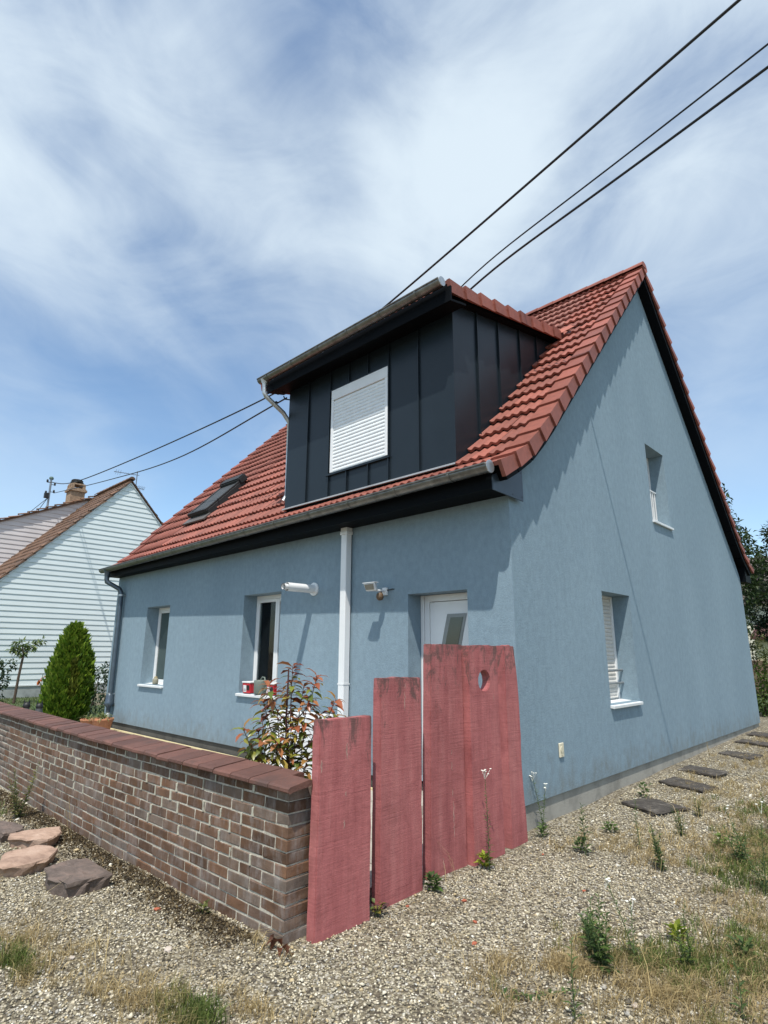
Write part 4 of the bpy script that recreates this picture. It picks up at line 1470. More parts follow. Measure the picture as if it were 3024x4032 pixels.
# ------------------------------------------------------------------ five red planks
def plank(y0, y1, ztop, xf, thick, label, hole=None, lean=0.0, wavy=0.0, seed=0, foot=0.0):
    rnd = random.Random(seed)
    zb = -0.40
    n = 16
    left, right = [], []
    for i in range(n + 1):
        t = i / n
        z = zb + (ztop - zb) * t
        wl = rnd.gauss(0, 0.0022)
        wr = rnd.gauss(0, 0.0022)
        if wavy:
            wr += wavy * (0.9 * (1 - t) - 0.9 * max(0, t - 0.55) * 1.0 + 0.25 * math.sin(t * 9 + 1))
        left.append((y0 + wl + foot * (1 - t), z)); right.append((y1 + wr, z))
    m_top = 7
    topl = [(y0 + (right[-1][0] - y0) * j / m_top, ztop + rnd.gauss(0, 0.0035)) for j in range(1, m_top)]
    poly = left[:-1] + [(y0 + 0.004, ztop + rnd.gauss(0, 0.003))] + topl + [(right[-1][0] - 0.004, ztop + rnd.gauss(0, 0.003))] + list(reversed(right[:-1]))
    bm = bmesh.new()
    edges = []
    loops = [poly]
    if hole:
        hy, hz, hr = hole
        loops.append([(hy + hr * math.cos(2 * math.pi * q / 22), hz + hr * 1.02 * math.sin(2 * math.pi * q / 22)) for q in range(22)])
    for lp in loops:
        vs_ = [bm.verts.new((xf, y, z)) for y, z in lp]
        for i in range(len(vs_)):
            edges.append(bm.edges.new((vs_[i], vs_[(i + 1) % len(vs_)])))
    bmesh.ops.triangle_fill(bm, use_beauty=True, use_dissolve=False, edges=edges)
    r = bmesh.ops.extrude_face_region(bm, geom=list(bm.faces))
    for v in [g for g in r['geom'] if isinstance(g, bmesh.types.BMVert)]:
        v.co.x -= thick
    bmesh.ops.recalc_face_normals(bm, faces=bm.faces)
    es = [e for e in bm.edges if len(e.link_faces) == 2 and e.calc_face_angle(0) > 0.9]
    bmesh.ops.bevel(bm, geom=es, offset=0.006, segments=2, affect='EDGES', clamp_overlap=True)
    for v in bm.verts:
        v.co.x -= lean * (v.co.z + 0.25)
    m = bpy.data.meshes.new('red_plank')
    bm.to_mesh(m); bm.free()
    o = link('red_plank', m, M_PLANK)
    return tag(o, label, 'plank', 'red planks standing in a row')


plank(-2.785, -2.312, 1.018, 0.210, 0.078, 'shortest red wooden plank, standing against the end of the brick wall', seed=1)
plank(-2.168, -1.705, 1.265, 0.155, 0.082, 'second shortest red wooden plank, with dark worn streaks at its top', seed=2)
plank(-1.500, -1.060, 1.521, 0.090, 0.085, 'tall red wooden plank with a long pale crack, middle one of the five planks', seed=3, foot=-0.045)
plank(-1.038, -0.568, 1.518, 0.140, 0.085, 'tall red wooden plank pierced by a round hole', hole=(-0.802, 1.207, 0.089), seed=4)
plank(-0.425, -0.207, 1.521, 0.120, 0.095, 'red wooden plank with a wavy natural edge nearest the house corner', wavy=0.062, seed=5)

def chips(o, xf, specs, seed):
    """shallow splits and chips of bare wood on the face of a plank"""
    rnd = random.Random(seed)
    for (y, z0, z1, w) in specs:
        n = 7
        L_, R_ = [], []
        for i in range(n + 1):
            t = i / n
            ww = w * (math.sin(math.pi * min(max(t, 0.04), 0.96)) ** 0.7) * rnd.uniform(0.5, 1.1)
            yy = y + rnd.gauss(0, w * 0.25)
            L_.append((yy - ww / 2, z0 + (z1 - z0) * t)); R_.append((yy + ww / 2, z0 + (z1 - z0) * t))
        poly = L_ + R_[::-1]
        mb = MB(); mb.prism_x(poly, xf - 0.004, xf + 0.0012)
        mb.build('split', M_BAREWOOD, o)


M_BAREWOOD = simple('bare_wood', (0.36, 0.20, 0.17), 0.85, 0, 0.35, 30)
PLANKS = [o for o in scene.objects if o.name.startswith('red_plank')]
for o in PLANKS: WLOC[o.name] = Vector((0, 0, 0))
chips(PLANKS[2], 0.090, [(-1.245, 0.62, 0.66, 0.010), (-1.243, 0.50, 0.57, 0.014), (-1.240, 0.30, 0.36, 0.010), (-1.232, 0.10, 0.27, 0.016), (-1.228, 0.0, 0.10, 0.012), (-1.375, -0.19, -0.12, 0.014)], 1)
chips(PLANKS[0], 0.210, [(-2.545, 0.76, 0.86, 0.018), (-2.56, 0.34, 0.39, 0.016), (-2.55, 0.53, 0.56, 0.010), (-2.765, 0.70, 0.78, 0.014)], 2)
chips(PLANKS[1], 0.155, [(-1.905, 1.02, 1.16, 0.012), (-1.90, 1.18, 1.22, 0.010)], 3)
chips(PLANKS[3], 0.140, [(-0.66, 1.02, 1.09, 0.006)], 4)

# ------------------------------------------------------------------ heat pump
hp = empty('heat_pump', (-2.95, -0.42, -0.15), 'white outdoor heat pump unit with swirl grille behind the leafy shrub', 'heat pump')
MB().box(-3.485, -2.43, -0.60, -0.22, -0.06, 0.685).build('casing', M_WHITE, hp, 0.02, 2)
MB().box(-3.40, -3.30, -0.58, -0.25, -0.155, -0.06).box(-2.62, -2.52, -0.58, -0.25, -0.155, -0.06).build('foot', M_BLACKP, hp)
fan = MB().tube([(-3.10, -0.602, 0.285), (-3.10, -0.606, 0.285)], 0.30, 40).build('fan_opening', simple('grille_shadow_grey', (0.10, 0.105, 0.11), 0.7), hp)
mb = MB()
for k in range(26):
    a0 = 2 * math.pi * k / 26
    pts = []
    for s in range(7):
        t = s / 6
        r = 0.05 + 0.25 * t; a = a0 + 0.95 * t * t
        pts.append((-3.10 + r * math.cos(a), -0.615, 0.285 + r * math.sin(a)))
    mb.tube(pts, 0.0085, 5)
mb.tube([(-3.10, -0.608, 0.285), (-3.10, -0.625, 0.285)], 0.055, 18)
for r in (0.302,):
    mb.tube([(-3.10 + r * math.cos(2 * math.pi * q / 36), -0.614, 0.285 + r * math.sin(2 * math.pi * q / 36)) for q in range(37)], 0.011, 6)
mb.build('fan_grille', M_WHITE, hp)

# ------------------------------------------------------------------ pots and tubs on the window sills
def tub(x, y, z, w, label, name, cat, rot=0.0):
    e = empty(name, (x, y, z), label, cat, 'red and white tubs on the window sill')
    mb = MB()
    c, s_ = math.cos(rot), math.sin(rot)

    def R_(px, py, pz): return (x + px * c - py * s_, y + px * s_ + py * c, z + pz)
    h = 0.155; a, b_ = w * 0.46, w * 0.5
    mb.hexa([R_(-a, -a, 0), R_(a, -a, 0), R_(a, a, 0), R_(-a, a, 0)], [R_(-b_, -b_, h), R_(b_, -b_, h), R_(b_, b_, h), R_(-b_, b_, h)])
    mb.build('tub_body', M_RED, e, 0.008)
    q = MB(); f = -b_ - 0.003
    q.hexa([R_(-a * 0.75, -a - 0.004, 0.02), R_(a * 0.05, -a - 0.004, 0.02), R_(a * 0.05, f, h * 0.78), R_(-a * 0.75, f, h * 0.78)],
           [R_(-a * 0.75, -a, 0.02), R_(a * 0.05, -a, 0.02), R_(a * 0.05, f + 0.004, h * 0.78), R_(-a * 0.75, f + 0.004, h * 0.78)])
    q.build('tub_label', M_WHITE, e)
    q = MB()
    for i, zz in enumerate((0.040, 0.058, 0.092)):
        q.hexa([R_(-a * 0.66, -a - 0.008, zz), R_(-a * 0.05, -a - 0.008, zz), R_(-a * 0.05, -a - 0.009, zz + 0.007), R_(-a * 0.66, -a - 0.009, zz + 0.007)],
               [R_(-a * 0.66, -a - 0.004, zz), R_(-a * 0.05, -a - 0.004, zz), R_(-a * 0.05, -a - 0.004, zz + 0.007), R_(-a * 0.66, -a - 0.004, zz + 0.007)])
    q.build('print_lines', M_INK, e)
    q = MB()
    q.hexa([R_(a * 0.12, -a - 0.004, 0.045), R_(a * 0.9, -a - 0.004, 0.045), R_(a * 0.9, f, h * 0.78), R_(a * 0.12, f, h * 0.78)],
           [R_(a * 0.12, -a, 0.045), R_(a * 0.9, -a, 0.045), R_(a * 0.9, f + 0.004, h * 0.78), R_(a * 0.12, f + 0.004, h * 0.78)])
    q.build('dark_print', M_BLACKP, e)
    q = MB()
    b2 = b_ + 0.007
    q.hexa([R_(-b2, -b2, h), R_(b2, -b2, h), R_(b2, b2, h), R_(-b2, b2, h)], [R_(-b2, -b2, h + 0.022), R_(b2, -b2, h + 0.022), R_(b2, b2, h + 0.022), R_(-b2, b2, h + 0.022)])
    q.build('lid', M_WHITE, e, 0.005)
    return e


ZS = 0.818
tub(-4.86, 0.065, ZS, 0.20, 'left red tub with white label on the window sill beside the green jug', 'tub', 'tub', 0.05)
tub(-4.235, 0.075, ZS, 0.19, 'right red tub with white label on the window sill behind the shrub', 'tub', 'tub', -0.05)
jug = empty('jug', (-4.56, 0.03, ZS), 'grey green watering jug between the two red tubs on the window sill', 'jug')
mb = MB(); mb.lathe((-4.56, 0.03, ZS), [(0.0, 0.0), (0.088, 0.0), (0.098, 0.02), (0.102, 0.19), (0.098, 0.205), (0.092, 0.205), (0.09, 0.03), (0.0, 0.028)], 22)
mb.build('jug_body', M_GREY, jug)
MB().tube([(-4.47, 0.05, ZS + 0.06), (-4.41, 0.08, ZS + 0.13), (-4.385, 0.09, ZS + 0.20)], [0.022, 0.017, 0.015], 10).build('spout', M_GREY, jug)
MB().tube([(-4.60, 0.05, ZS + 0.20), (-4.56, 0.06, ZS + 0.25), (-4.50, 0.06, ZS + 0.245), (-4.47, 0.05, ZS + 0.19)], 0.011, 8).build('handle', M_GREY, jug)
jr = empty('jar', (-8.18, 0.06, ZS), 'small stone coloured lantern jar on the left window sill', 'jar')
MB().lathe((-8.18, 0.06, ZS), [(0.0, 0.0), (0.048, 0.0), (0.055, 0.02), (0.055, 0.09), (0.035, 0.125), (0.03, 0.12), (0.0, 0.12)], 14).build('jar_body', simple('jar_stone', (0.25, 0.235, 0.17), 0.6), jr)
MB().lathe((-8.18, 0.06, ZS + 0.125), [(0.032, 0.0), (0.030, 0.02), (0.0, 0.028)], 14).build('jar_lid', simple('jar_lid_tan', (0.30, 0.24, 0.12), 0.6), jr)

# ------------------------------------------------------------------ neighbouring white house
XN = -21.5
nb_ = empty('white_house', (-24, 4.4, -0.25), 'white clapboard neighbour house with old brown tiles behind the clipped conifer', 'house')
YA, ZA = 4.41, 8.64
KL = 1.083


def gab_w(z, inset=0.0):
    return (YA - (ZA - z) / KL + inset, YA + (ZA - z) / KL - inset)


z = 0.22; bh = 0.2045
while z < ZA - 0.03:
    z2 = min(z + bh, ZA - 0.02)
    a0, b0 = gab_w(z); a1, b1 = gab_w(z2)
    a0, a1 = max(a0, -0.9), max(a1, -0.9); b0, b1 = min(b0, 9.6), min(b1, 9.6)
    MB().hexa([(XN + 0.035, a0, z), (XN + 0.035, b0, z), (XN + 0.010, b1, z2 + 0.006), (XN + 0.010, a1, z2 + 0.006)],
              [(XN, a0, z), (XN, b0, z), (XN - 0.012, b1, z2 + 0.006), (XN - 0.012, a1, z2 + 0.006)]).build('siding_board', M_SIDING, nb_)
    z += bh
mb = MB(); mb.prism_x([(-0.9, 0.2), (9.6, 0.2), (9.6, 2.92), (YA, ZA - 0.10), (-0.9, 2.80)], XN - 4.1, XN - 0.02)
mb.build('wall', M_SIDINGP, nb_)
MB().box(XN - 4, XN + 0.02, -0.9, 9.6, -0.5, 0.19).build('plinth', mat_concrete('grey_plinth', (0.33, 0.345, 0.335), 0.3), nb_)
MB().box(XN, XN + 0.05, -0.9, 9.6, 0.185, 0.235).build('base_trim', M_WHITEB, nb_)
# rows of old tiles on the slope that shows
rf = MB()
for s in (-1, 1):
    d = Vector((0, s * 1.0, -KL)).normalized(); nn = Vector((0, s * KL, 1)).normalized()
    A0 = Vector((0, YA, ZA + 0.02)); A1 = A0 + d * (9.2 if s < 0 else 7)
    rf.hexa([Vector((XN + 0.10, 0, 0)) + A0, Vector((XN + 0.10, 0, 0)) + A1, Vector((XN - 4.1, 0, 0)) + A1, Vector((XN - 4.1, 0, 0)) + A0],
            [Vector((XN + 0.10, 0, 0)) + A0 + nn * 0.05, Vector((XN + 0.10, 0, 0)) + A1 + nn * 0.05, Vector((XN - 4.1, 0, 0)) + A1 + nn * 0.05, Vector((XN - 4.1, 0, 0)) + A0 + nn * 0.05])
nroof = rf.build('roof', M_OLDTILE, nb_)
small = MB()
sv = []
for v, off in ((0.0, 0.03), (1.15, -0.05)):
    for i in range(5):
        sv.append((0.22 * i / 4, v, off - 0.045 * (1 - abs(math.sin(math.pi * i / 4)))))
for i in range(5):
    sv.append((sv[i][0], 0, sv[i][2] - 0.07))
small.add(sv, [(i, i + 1, 6 + i, 5 + i) for i in range(4)] + [(i, 10 + i, 11 + i, i + 1) for i in range(4)])
mats_ = []
mats_v = []
for s in (-1, 1):
    nrow = 24 if s < 0 else 20
    for i in range(nrow):
        y = YA + s * 8.0 / 24 * (i + 1) * 0.78; zt = ZA + 0.11 - KL * 8.0 / 24 * (i + 1) * 0.78
        y1_ = YA + s * 8.0 / 24 * i * 0.78; z1_ = ZA + 0.11 - KL * 8.0 / 24 * i * 0.78
        for cc in range(19):
            xl = XN + 0.12 - 0.22 * (cc + 1)
            m = slope_matrix(Vector((xl, y, zt)), Vector((xl, y1_, z1_))) @ Matrix.Translation((0, 0, random.gauss(0, 0.008)))
            (mats_v if cc == 0 else mats_).append(m)
merge_tiles(small, mats_, 'roof_tiles', M_OLDTILE, nroof)
sd_ = small.mesh('verge_tile'); sd_.materials.append(M_OLDTILE)
for m in mats_v: place_tile('verge_tile', sd_, m, nroof)
for k in range(9):
    place_tile('ridge_tile', rd_old, Matrix.Translation((XN + 0.14 - 0.4 * k, YA, ZA + 0.20)), nroof) if False else None
mb = MB(); mb.add([(q[0], q[1], q[2]) for q in vs_], fs); ro = bpy.data.meshes.new('ridge_tile')
ro = rd.copy(); ro.materials.clear(); ro.materials.append(M_OLDTILE)
for k in range(11):
    place_tile('ridge_tile', ro, Matrix.Translation((XN + 0.14 - 0.37 * k, YA, ZA + 0.19)), nroof)
# thin white barge trim along the gable edge
mb = MB()
for s in (-1, 1):
    d = Vector((0, s * 1.0, -KL)).normalized()
    A0 = Vector((0, YA, ZA - 0.03)); A1 = A0 + d * 8
    mb.hexa([Vector((XN + 0.02, 0, 0)) + A0, Vector((XN + 0.02, 0, 0)) + A1, Vector((XN + 0.02, 0, -0.05)) + A1, Vector((XN + 0.02, 0, -0.05)) + A0],
            [Vector((XN + 0.06, 0, 0)) + A0, Vector((XN + 0.06, 0, 0)) + A1, Vector((XN + 0.06, 0, -0.05)) + A1, Vector((XN + 0.06, 0, -0.05)) + A0])
mb.build('barge_trim', M_WHITEB, nb_)

# second white house, set back, seen left of the first one's roof
XF = -25.6
fb = empty('white_house', (-30, 2, -0.25), 'pinkish white clapboard house with low brown roof and tall chimney at the left edge', 'house')
KF = (8.515 - 6.87) / (4.114 - 0.658)
YB, ZB = 5.4, 8.515 + KF * (5.4 - 4.114)


def far_z(y): return ZB - KF * abs(y - YB)


z = 2.9
while z < ZB - 0.1:
    z2 = z + 0.2045
    yl = max(YB - (ZB - z2) / KF, -4.0); yr = min(YB + (ZB - z2) / KF, 12)
    yl0 = max(YB - (ZB - z) / KF, -4.0)
    MB().hexa([(XF + 0.03, yl0, z), (XF + 0.03, yr, z), (XF + 0.008, yr, z2 + 0.005), (XF + 0.008, yl, z2 + 0.005)],
              [(XF, yl0, z), (XF, yr, z), (XF - 0.01, yr, z2 + 0.005), (XF - 0.01, yl, z2 + 0.005)]).build('siding_board', M_SIDINGP, fb)
    z += 0.2045
MB().prism_x([(-4, -0.4), (12, -0.4), (12, far_z(12) - 0.1), (YB, ZB - 0.1), (-4, far_z(-4) - 0.1)], XF - 8, XF - 0.02).build('wall', M_SIDINGP, fb)
fr2 = MB()
fr2.prism_x([(-4.3, far_z(-4.3) - 0.02), (YB, ZB - 0.02), (12.3, far_z(12.3) - 0.02), (12.3, far_z(12.3) + 0.06), (YB, ZB + 0.06), (-4.3, far_z(-4.3) + 0.06)], XF - 8, XF + 0.10)
froof = fr2.build('roof', M_OLDTILE, fb)
for i in range(30):
    y = -4.3 + 0.35 * i
    if y > 5.2: break
    place_tile('verge_tile', sd_, slope_matrix(Vector((XF - 0.05, y, far_z(y) + 0.14)), Vector((XF - 0.05, y + 0.35, far_z(y + 0.35) + 0.14))) @ Matrix.Translation((0, 0, random.gauss(0, 0.012))), froof)
# chimney
CX0, CX1 = -26.6, -25.95
ch = MB().box(CX0, CX1, 3.42, 4.05, 7.9, 8.93).build('chimney', M_CHIM, froof)
# (the crown of the chimney belongs to the chimney's own mesh family)
MB().box(CX0 - 0.07, CX1 + 0.07, 3.35, 4.12, 8.93, 9.03).box(CX0 - 0.03, CX1 + 0.03, 3.39, 4.08, 9.03, 9.09).build('chimney_crown', M_CHIM, froof)
mb = MB()
for px, py in ((CX0 + 0.06, 3.48), (CX1 - 0.06, 3.48), (CX0 + 0.06, 3.99), (CX1 - 0.06, 3.99), ((CX0 + CX1) / 2, 3.48), ((CX0 + CX1) / 2, 3.99)):
    mb.box(px - 0.06, px + 0.06, py - 0.06, py + 0.06, 9.09, 9.27)
mb.box(CX0 + 0.02, CX1 - 0.02, 3.44, 4.03, 9.27, 9.34)
mb.build('chimney_top', M_CHIM, froof)
mb = MB(); mb.lathe(((CX0 + CX1) / 2, 3.735, 9.34), [(0.16, 0.0), (0.16, 0.06), (0.30, 0.09), (0.26, 0.13), (0.15, 0.14), (0.15, 0.17), (0.27, 0.18), (0.22, 0.225), (0.0, 0.235)], 16)
mb.build('chimney_cowl', M_BLACKP, froof)

# service mast on the far roof
MX, MY = -25.7, 2.44
ms = empty('service_mast', (MX, MY, 7.8), 'grey steel cable mast with insulators on the left roof beside the chimney', 'mast')
MB().tube([(MX, MY, 7.6), (MX, MY, 9.20)], 0.045, 10).build('pole', simple('galvanised', (0.28, 0.29, 0.30), 0.4, 0.6), ms)
MB().lathe((MX, MY, 9.20), [(0.09, 0.0), (0.10, 0.06), (0.06, 0.12), (0, 0.13)], 12).build('cap', simple('green_cap', (0.07, 0.12, 0.10), 0.6), ms)
for (dz, sy) in ((9.05, -1), (8.95, 1), (8.60, 1), (8.50, -1)):
    mb = MB(); mb.tube([(MX, MY, dz), (MX + 0.05, MY + 0.16 * sy, dz)], 0.015, 6); mb.lathe((MX + 0.05, MY + 0.16 * sy, dz - 0.03), [(0.03, 0), (0.05, 0.03), (0.035, 0.06), (0.05, 0.09), (0.02, 0.14), (0, 0.145)], 10)
    mb.build('insulator', M_BLACKP, ms)
MB().box(MX - 0.06, MX + 0.10, MY - 0.20, MY - 0.03, 8.28, 8.52).build('junction_box', M_BLACKP, ms)
for k, q in enumerate(((-0.5, 7.35), (-0.28, 7.45))):
    MB().tube([(MX, MY - 0.05, 8.28), (MX + 0.05, MY + q[0] * 1.6, q[1])], 0.014, 6).build('stay_wire', M_CABLE, ms)
# tv antenna
an = empty('tv_antenna', (-22.5, 5.05, 8.3), 'thin rooftop television antenna on the white gable ridge', 'antenna')
M_ANT = simple('antenna_metal', (0.16, 0.16, 0.165), 0.4, 0.6)
MB().tube([(-22.5, 5.05, 7.6), (-22.5, 5.05, 9.50)], 0.020, 8).build('mast', M_ANT, an)
mb = MB(); mb.tube([(-22.5, 5.15, 9.33), (-22.5, 4.02, 9.26)], 0.012, 6)
for k in range(9):
    yy = 4.06 + k * 0.11
    mb.tube([(-22.62, yy, 9.265 + k * 0.006), (-22.38, yy, 9.265 + k * 0.006)], 0.005, 5)
for k in range(3):
    mb.tube([(-22.55, 4.10 + k * 0.1, 9.16), (-22.45, 4.10 + k * 0.1, 9.38)], 0.005, 5)
mb.build('yagi', M_ANT, an)
mb = MB()
mb.tube([(-22.5, 5.05, 8.72), (-22.5, 5.45, 8.72)], 0.010, 6)
for k in range(5):
    mb.tube([(-22.62, 5.15 + k * 0.07, 8.72 + 0.0), (-22.38, 5.15 + k * 0.07, 8.80)], 0.005, 5)
    mb.tube([(-22.5, 5.15 + k * 0.07, 8.64), (-22.5, 5.15 + k * 0.07, 8.86)], 0.005, 5)
mb.build('lower_aerial', M_ANT, an)


# ------------------------------------------------------------------ overhead cables
def catenary(pts, n=14, sag=0.0):
    out = []
    for a, b_ in zip(pts, pts[1:]):
        a, b_ = Vector(a), Vector(b_)
        for i in range(n):
            t = i / n
            q = a.lerp(b_, t); q.z -= sag * 4 * t * (1 - t) * (b_ - a).length / 10
            out.append(q)
    out.append(Vector(pts[-1]))
    return out


def smooth_curve(pts, n=12):
    """Catmull-Rom through the points"""
    P = [Vector(q) for q in pts]
    P = [P[0] * 2 - P[1]] + P + [P[-1] * 2 - P[-2]]
    out = []
    for i in range(1, len(P) - 2):
        for k in range(n):
            t = k / n
            out.append(0.5 * ((2 * P[i]) + (-P[i - 1] + P[i + 1]) * t + (2 * P[i - 1] - 5 * P[i] + 4 * P[i + 1] - P[i + 2]) * t * t + (-P[i - 1] + 3 * P[i] - 3 * P[i + 1] + P[i + 2]) * t ** 3))
    out.append(P[-2])
    return out


CA = [(16.0, -1.41, 9.34), (2.726, 0.644, 8.267), (-4.031, 1.678, 7.752), (-7.3, 1.72, 7.24), (-19.2, 1.75, 7.70), (-25.6, 2.28, 9.0)]
tag(MB().tube(smooth_curve(CA, 24), 0.0175, 8).build('power_cable', M_CABLE), 'thick black overhead cable, topmost at right, passing behind the dormer to the far mast', 'cable', 'overhead cables')
CB = [(16.0, -1.19, 8.79), (2.879, 0.845, 7.714), (-1.565, 1.535, 7.349), (-3.2, 1.9, 6.50)]
tag(MB().tube(smooth_curve(CB), 0.011, 8).build('power_cable', M_CABLE), 'thin black overhead cable between two thicker ones at upper right', 'cable', 'overhead cables')
CC = [(16.0, -1.03, 8.38), (2.837, 0.928, 7.517), (-1.432, 1.563, 7.225), (-3.3, 1.9, 6.46)]
tag(MB().tube(smooth_curve(CC), 0.016, 8).build('power_cable', M_CABLE), 'lowest black overhead cable at upper right, ending behind the dormer roof', 'cable', 'overhead cables')
CDl = [(-4.42, 0.16, 5.76), (-9.5, 0.70, 5.98), (-16.0, 1.40, 6.90), (-25.6, 2.6, 8.55)]
tag(MB().tube(smooth_curve(CDl), 0.014, 8).build('power_cable', M_CABLE), 'thin black cable from the dormer corner to the far mast, lower one at left', 'cable', 'overhead cables')
mb = MB(); mb.tube([(-4.39, 0.25, 5.74), (-4.47, 0.16, 5.75), (-4.47, 0.13, 5.80)], 0.012, 6); mb.tube([(-4.80, 0.15, 5.76), (-4.70, 0.15, 5.76)], 0.026, 8)
mb.tube([(-4.40, 0.22, 5.90), (-4.46, 0.0, 5.78), (-4.52, 0.0, 5.82), (-4.60, 0.05, 5.92)], 0.008, 6)
mb.build('cable_bracket', M_CABLE, house)


# ------------------------------------------------------------------ stones
def flat_stone(top, h, tilt, mat, name, label, cat, group, zbase=-0.25, seed=0, rough=0.012, under=0.90):
    rnd = random.Random(seed)
    pts = []
    n = len(top)
    for i in range(n):
        a = Vector((*top[i], 0)); b_ = Vector((*top[(i + 1) % n], 0))
        for s in range(3):
            q = a.lerp(b_, s / 3)
            pts.append(q + Vector((rnd.gauss(0, rough), rnd.gauss(0, rough), 0)))
    c = sum(pts, Vector()) / len(pts)
    zt = lambda q: zbase + h + tilt[0] * (q.x - c.x) + tilt[1] * (q.y - c.y)
    mb = MB()
    m = len(pts)
    rings = []
    for (sc, dz, jit) in ((under, -h - 0.05, 0.0), (0.5 + 0.5 * under, -h * 0.5, 0.010), (1.0, -0.016, 0.005), (0.97, 0.0, 0.002), (0.75, 0.003, 0.003), (0.45, 0.004, 0.002)):
        ring = []
        for q in pts:
            p = c + (q - c) * sc
            z = zt(p) + dz + rnd.gauss(0, jit)
            if dz < -h: z = zbase - 0.06
            ring.append((p.x + rnd.gauss(0, jit), p.y + rnd.gauss(0, jit), z))
        rings.append(ring)
    vv = [q for r in rings for q in r] + [(c.x, c.y, zt(c) + 0.004)]
    ff = []
    for k in range(len(rings) - 1):
        for i in range(m):
            ff.append((k * m + i, k * m + (i + 1) % m, (k + 1) * m + (i + 1) % m, (k + 1) * m + i))
    k = len(rings) - 1
    for i in range(m):
        ff.append((k * m + i, k * m + (i + 1) % m, len(vv) - 1))
    mb.add(vv, ff)
    o = mb.build(name, mat)
    return tag(o, label, cat, group)


GS = 'flat natural stones in front of the brick wall'
flat_stone([(-3.779, -3.475), (-3.654, -3.396), (-3.431, -3.348), (-3.321, -3.386), (-3.281, -3.468), (-3.267, -3.552), (-3.40, -3.66), (-3.668, -3.60)], 0.075, (0.0, 0.0), M_DARKST, 'flat_stone', 'dark brown flat stone at the left edge, farthest of the four by the brick wall', 'stone', GS, seed=3, rough=0.008, under=0.82)
flat_stone([(-3.102, -3.578), (-2.917, -3.468), (-2.778, -3.348), (-2.90, -3.20), (-3.134, -3.126), (-3.19, -3.256), (-3.223, -3.43), (-3.185, -3.536)], 0.085, (0.0, 0.0), M_SANDST, 'flat_stone', 'pink angular flat stone touching the foot of the brick wall', 'stone', GS, seed=4, rough=0.006, under=0.80)
flat_stone([(-2.512, -3.78), (-2.383, -3.826), (-2.29, -3.818), (-2.208, -3.63), (-2.27, -3.49), (-2.449, -3.36), (-2.581, -3.384), (-2.697, -3.46), (-2.669, -3.60), (-2.647, -3.71)], 0.085, (0.0, 0.0), M_SANDST, 'flat_stone', 'pink rounded flat stone between the pink angular stone and the dark brown block', 'stone', GS, seed=8, rough=0.005, under=0.78)
flat_stone([(-2.039, -3.588), (-1.779, -3.64), (-1.552, -3.584), (-1.545, -3.42), (-1.563, -3.277), (-1.806, -3.275), (-2.033, -3.29), (-2.104, -3.403), (-2.07, -3.507)], 0.09, (0.0, 0.0), M_DARKST, 'flat_stone', 'dark brown thick stone block nearest the camera by the brick wall', 'stone', GS, seed=6, rough=0.006, under=0.94)
GSL = 'dark stepping slabs along the gable'
SL = [([(0.24, 1.68), (0.70, 1.42), (0.93, 1.86), (0.42, 2.10)], 'nearest dark stepping slab beside the gable, half covered by dry weeds'),
      ([(0.20, 2.98), (0.82, 2.70), (0.90, 3.08), (0.26, 3.42)], 'dark lichen spotted stepping slab beside the gable, second from the camera'),
      ([(0.16, 3.92), (0.72, 3.74), (0.76, 4.20), (0.18, 4.40)], 'dark stepping slab beside the gable, third from the camera'),
      ([(0.21, 5.66), (0.78, 5.34), (0.82, 5.92), (0.28, 6.05)], 'dark stepping slab beside the gable, fourth from the camera'),
      ([(0.13, 7.20), (0.70, 6.90), (0.78, 7.30), (0.16, 7.62)], 'dark stepping slab beside the gable, second from the hedge'),
      ([(0.07, 8.26), (0.56, 8.05), (0.62, 8.55), (0.08, 8.88)], 'dark stepping slab beside the gable, nearest the hedge')]
for i, (poly, lab) in enumerate(SL):
    yc = sum(q[1] for q in poly) / 4
    flat_stone(poly, 0.032, (0.02, 0.0), M_SLAB, 'stepping_slab', lab, 'slab', GSL, gz(0.4, yc), seed=20 + i, rough=0.010)


# ------------------------------------------------------------------ vegetation builders (numpy)
def leaf_batch(P, D, U, Ls, Ws, fold=0.25, droop=0.15):
    """n leaves: base P, direction D, up U, length, width -> verts (n*6) and faces; a pointed blade of 4 triangles folded along the rib"""
    n = len(P)
    D = D / np.linalg.norm(D, axis=1, keepdims=True)
    S = np.cross(D, U); S /= (np.linalg.norm(S, axis=1, keepdims=True) + 1e-9)
    Nn = np.cross(S, D)
    L = Ls[:, None]; W = Ws[:, None]
    b = P
    m1 = P + D * L * 0.5 - Nn * L * 0.02
    t = P + D * L - Nn * L * droop
    l = P + D * L * 0.45 + S * W * 0.5 + Nn * W * fold
    r = P + D * L * 0.45 - S * W * 0.5 + Nn * W * fold
    V = np.stack([b, l, m1, r, t], 1).reshape(-1, 3)
    o = (np.arange(n) * 5)[:, None]
    F = np.concatenate([o + [[0, 2, 1]], o + [[0, 3, 2]], o + [[1, 2, 4]], o + [[2, 3, 4]]])
    return V, F


def rand_dirs(n, rng=RNG):
    v = rng.normal(size=(n, 3)); return v / np.linalg.norm(v, axis=1, keepdims=True)


def tones(n, cols, rng=RNG, jitter=0.18):
    cols = np.array(cols); i = rng.integers(0, len(cols), n)
    return cols[i] * (1 + rng.normal(0, jitter, (n, 1))).clip(0.5, 1.6)


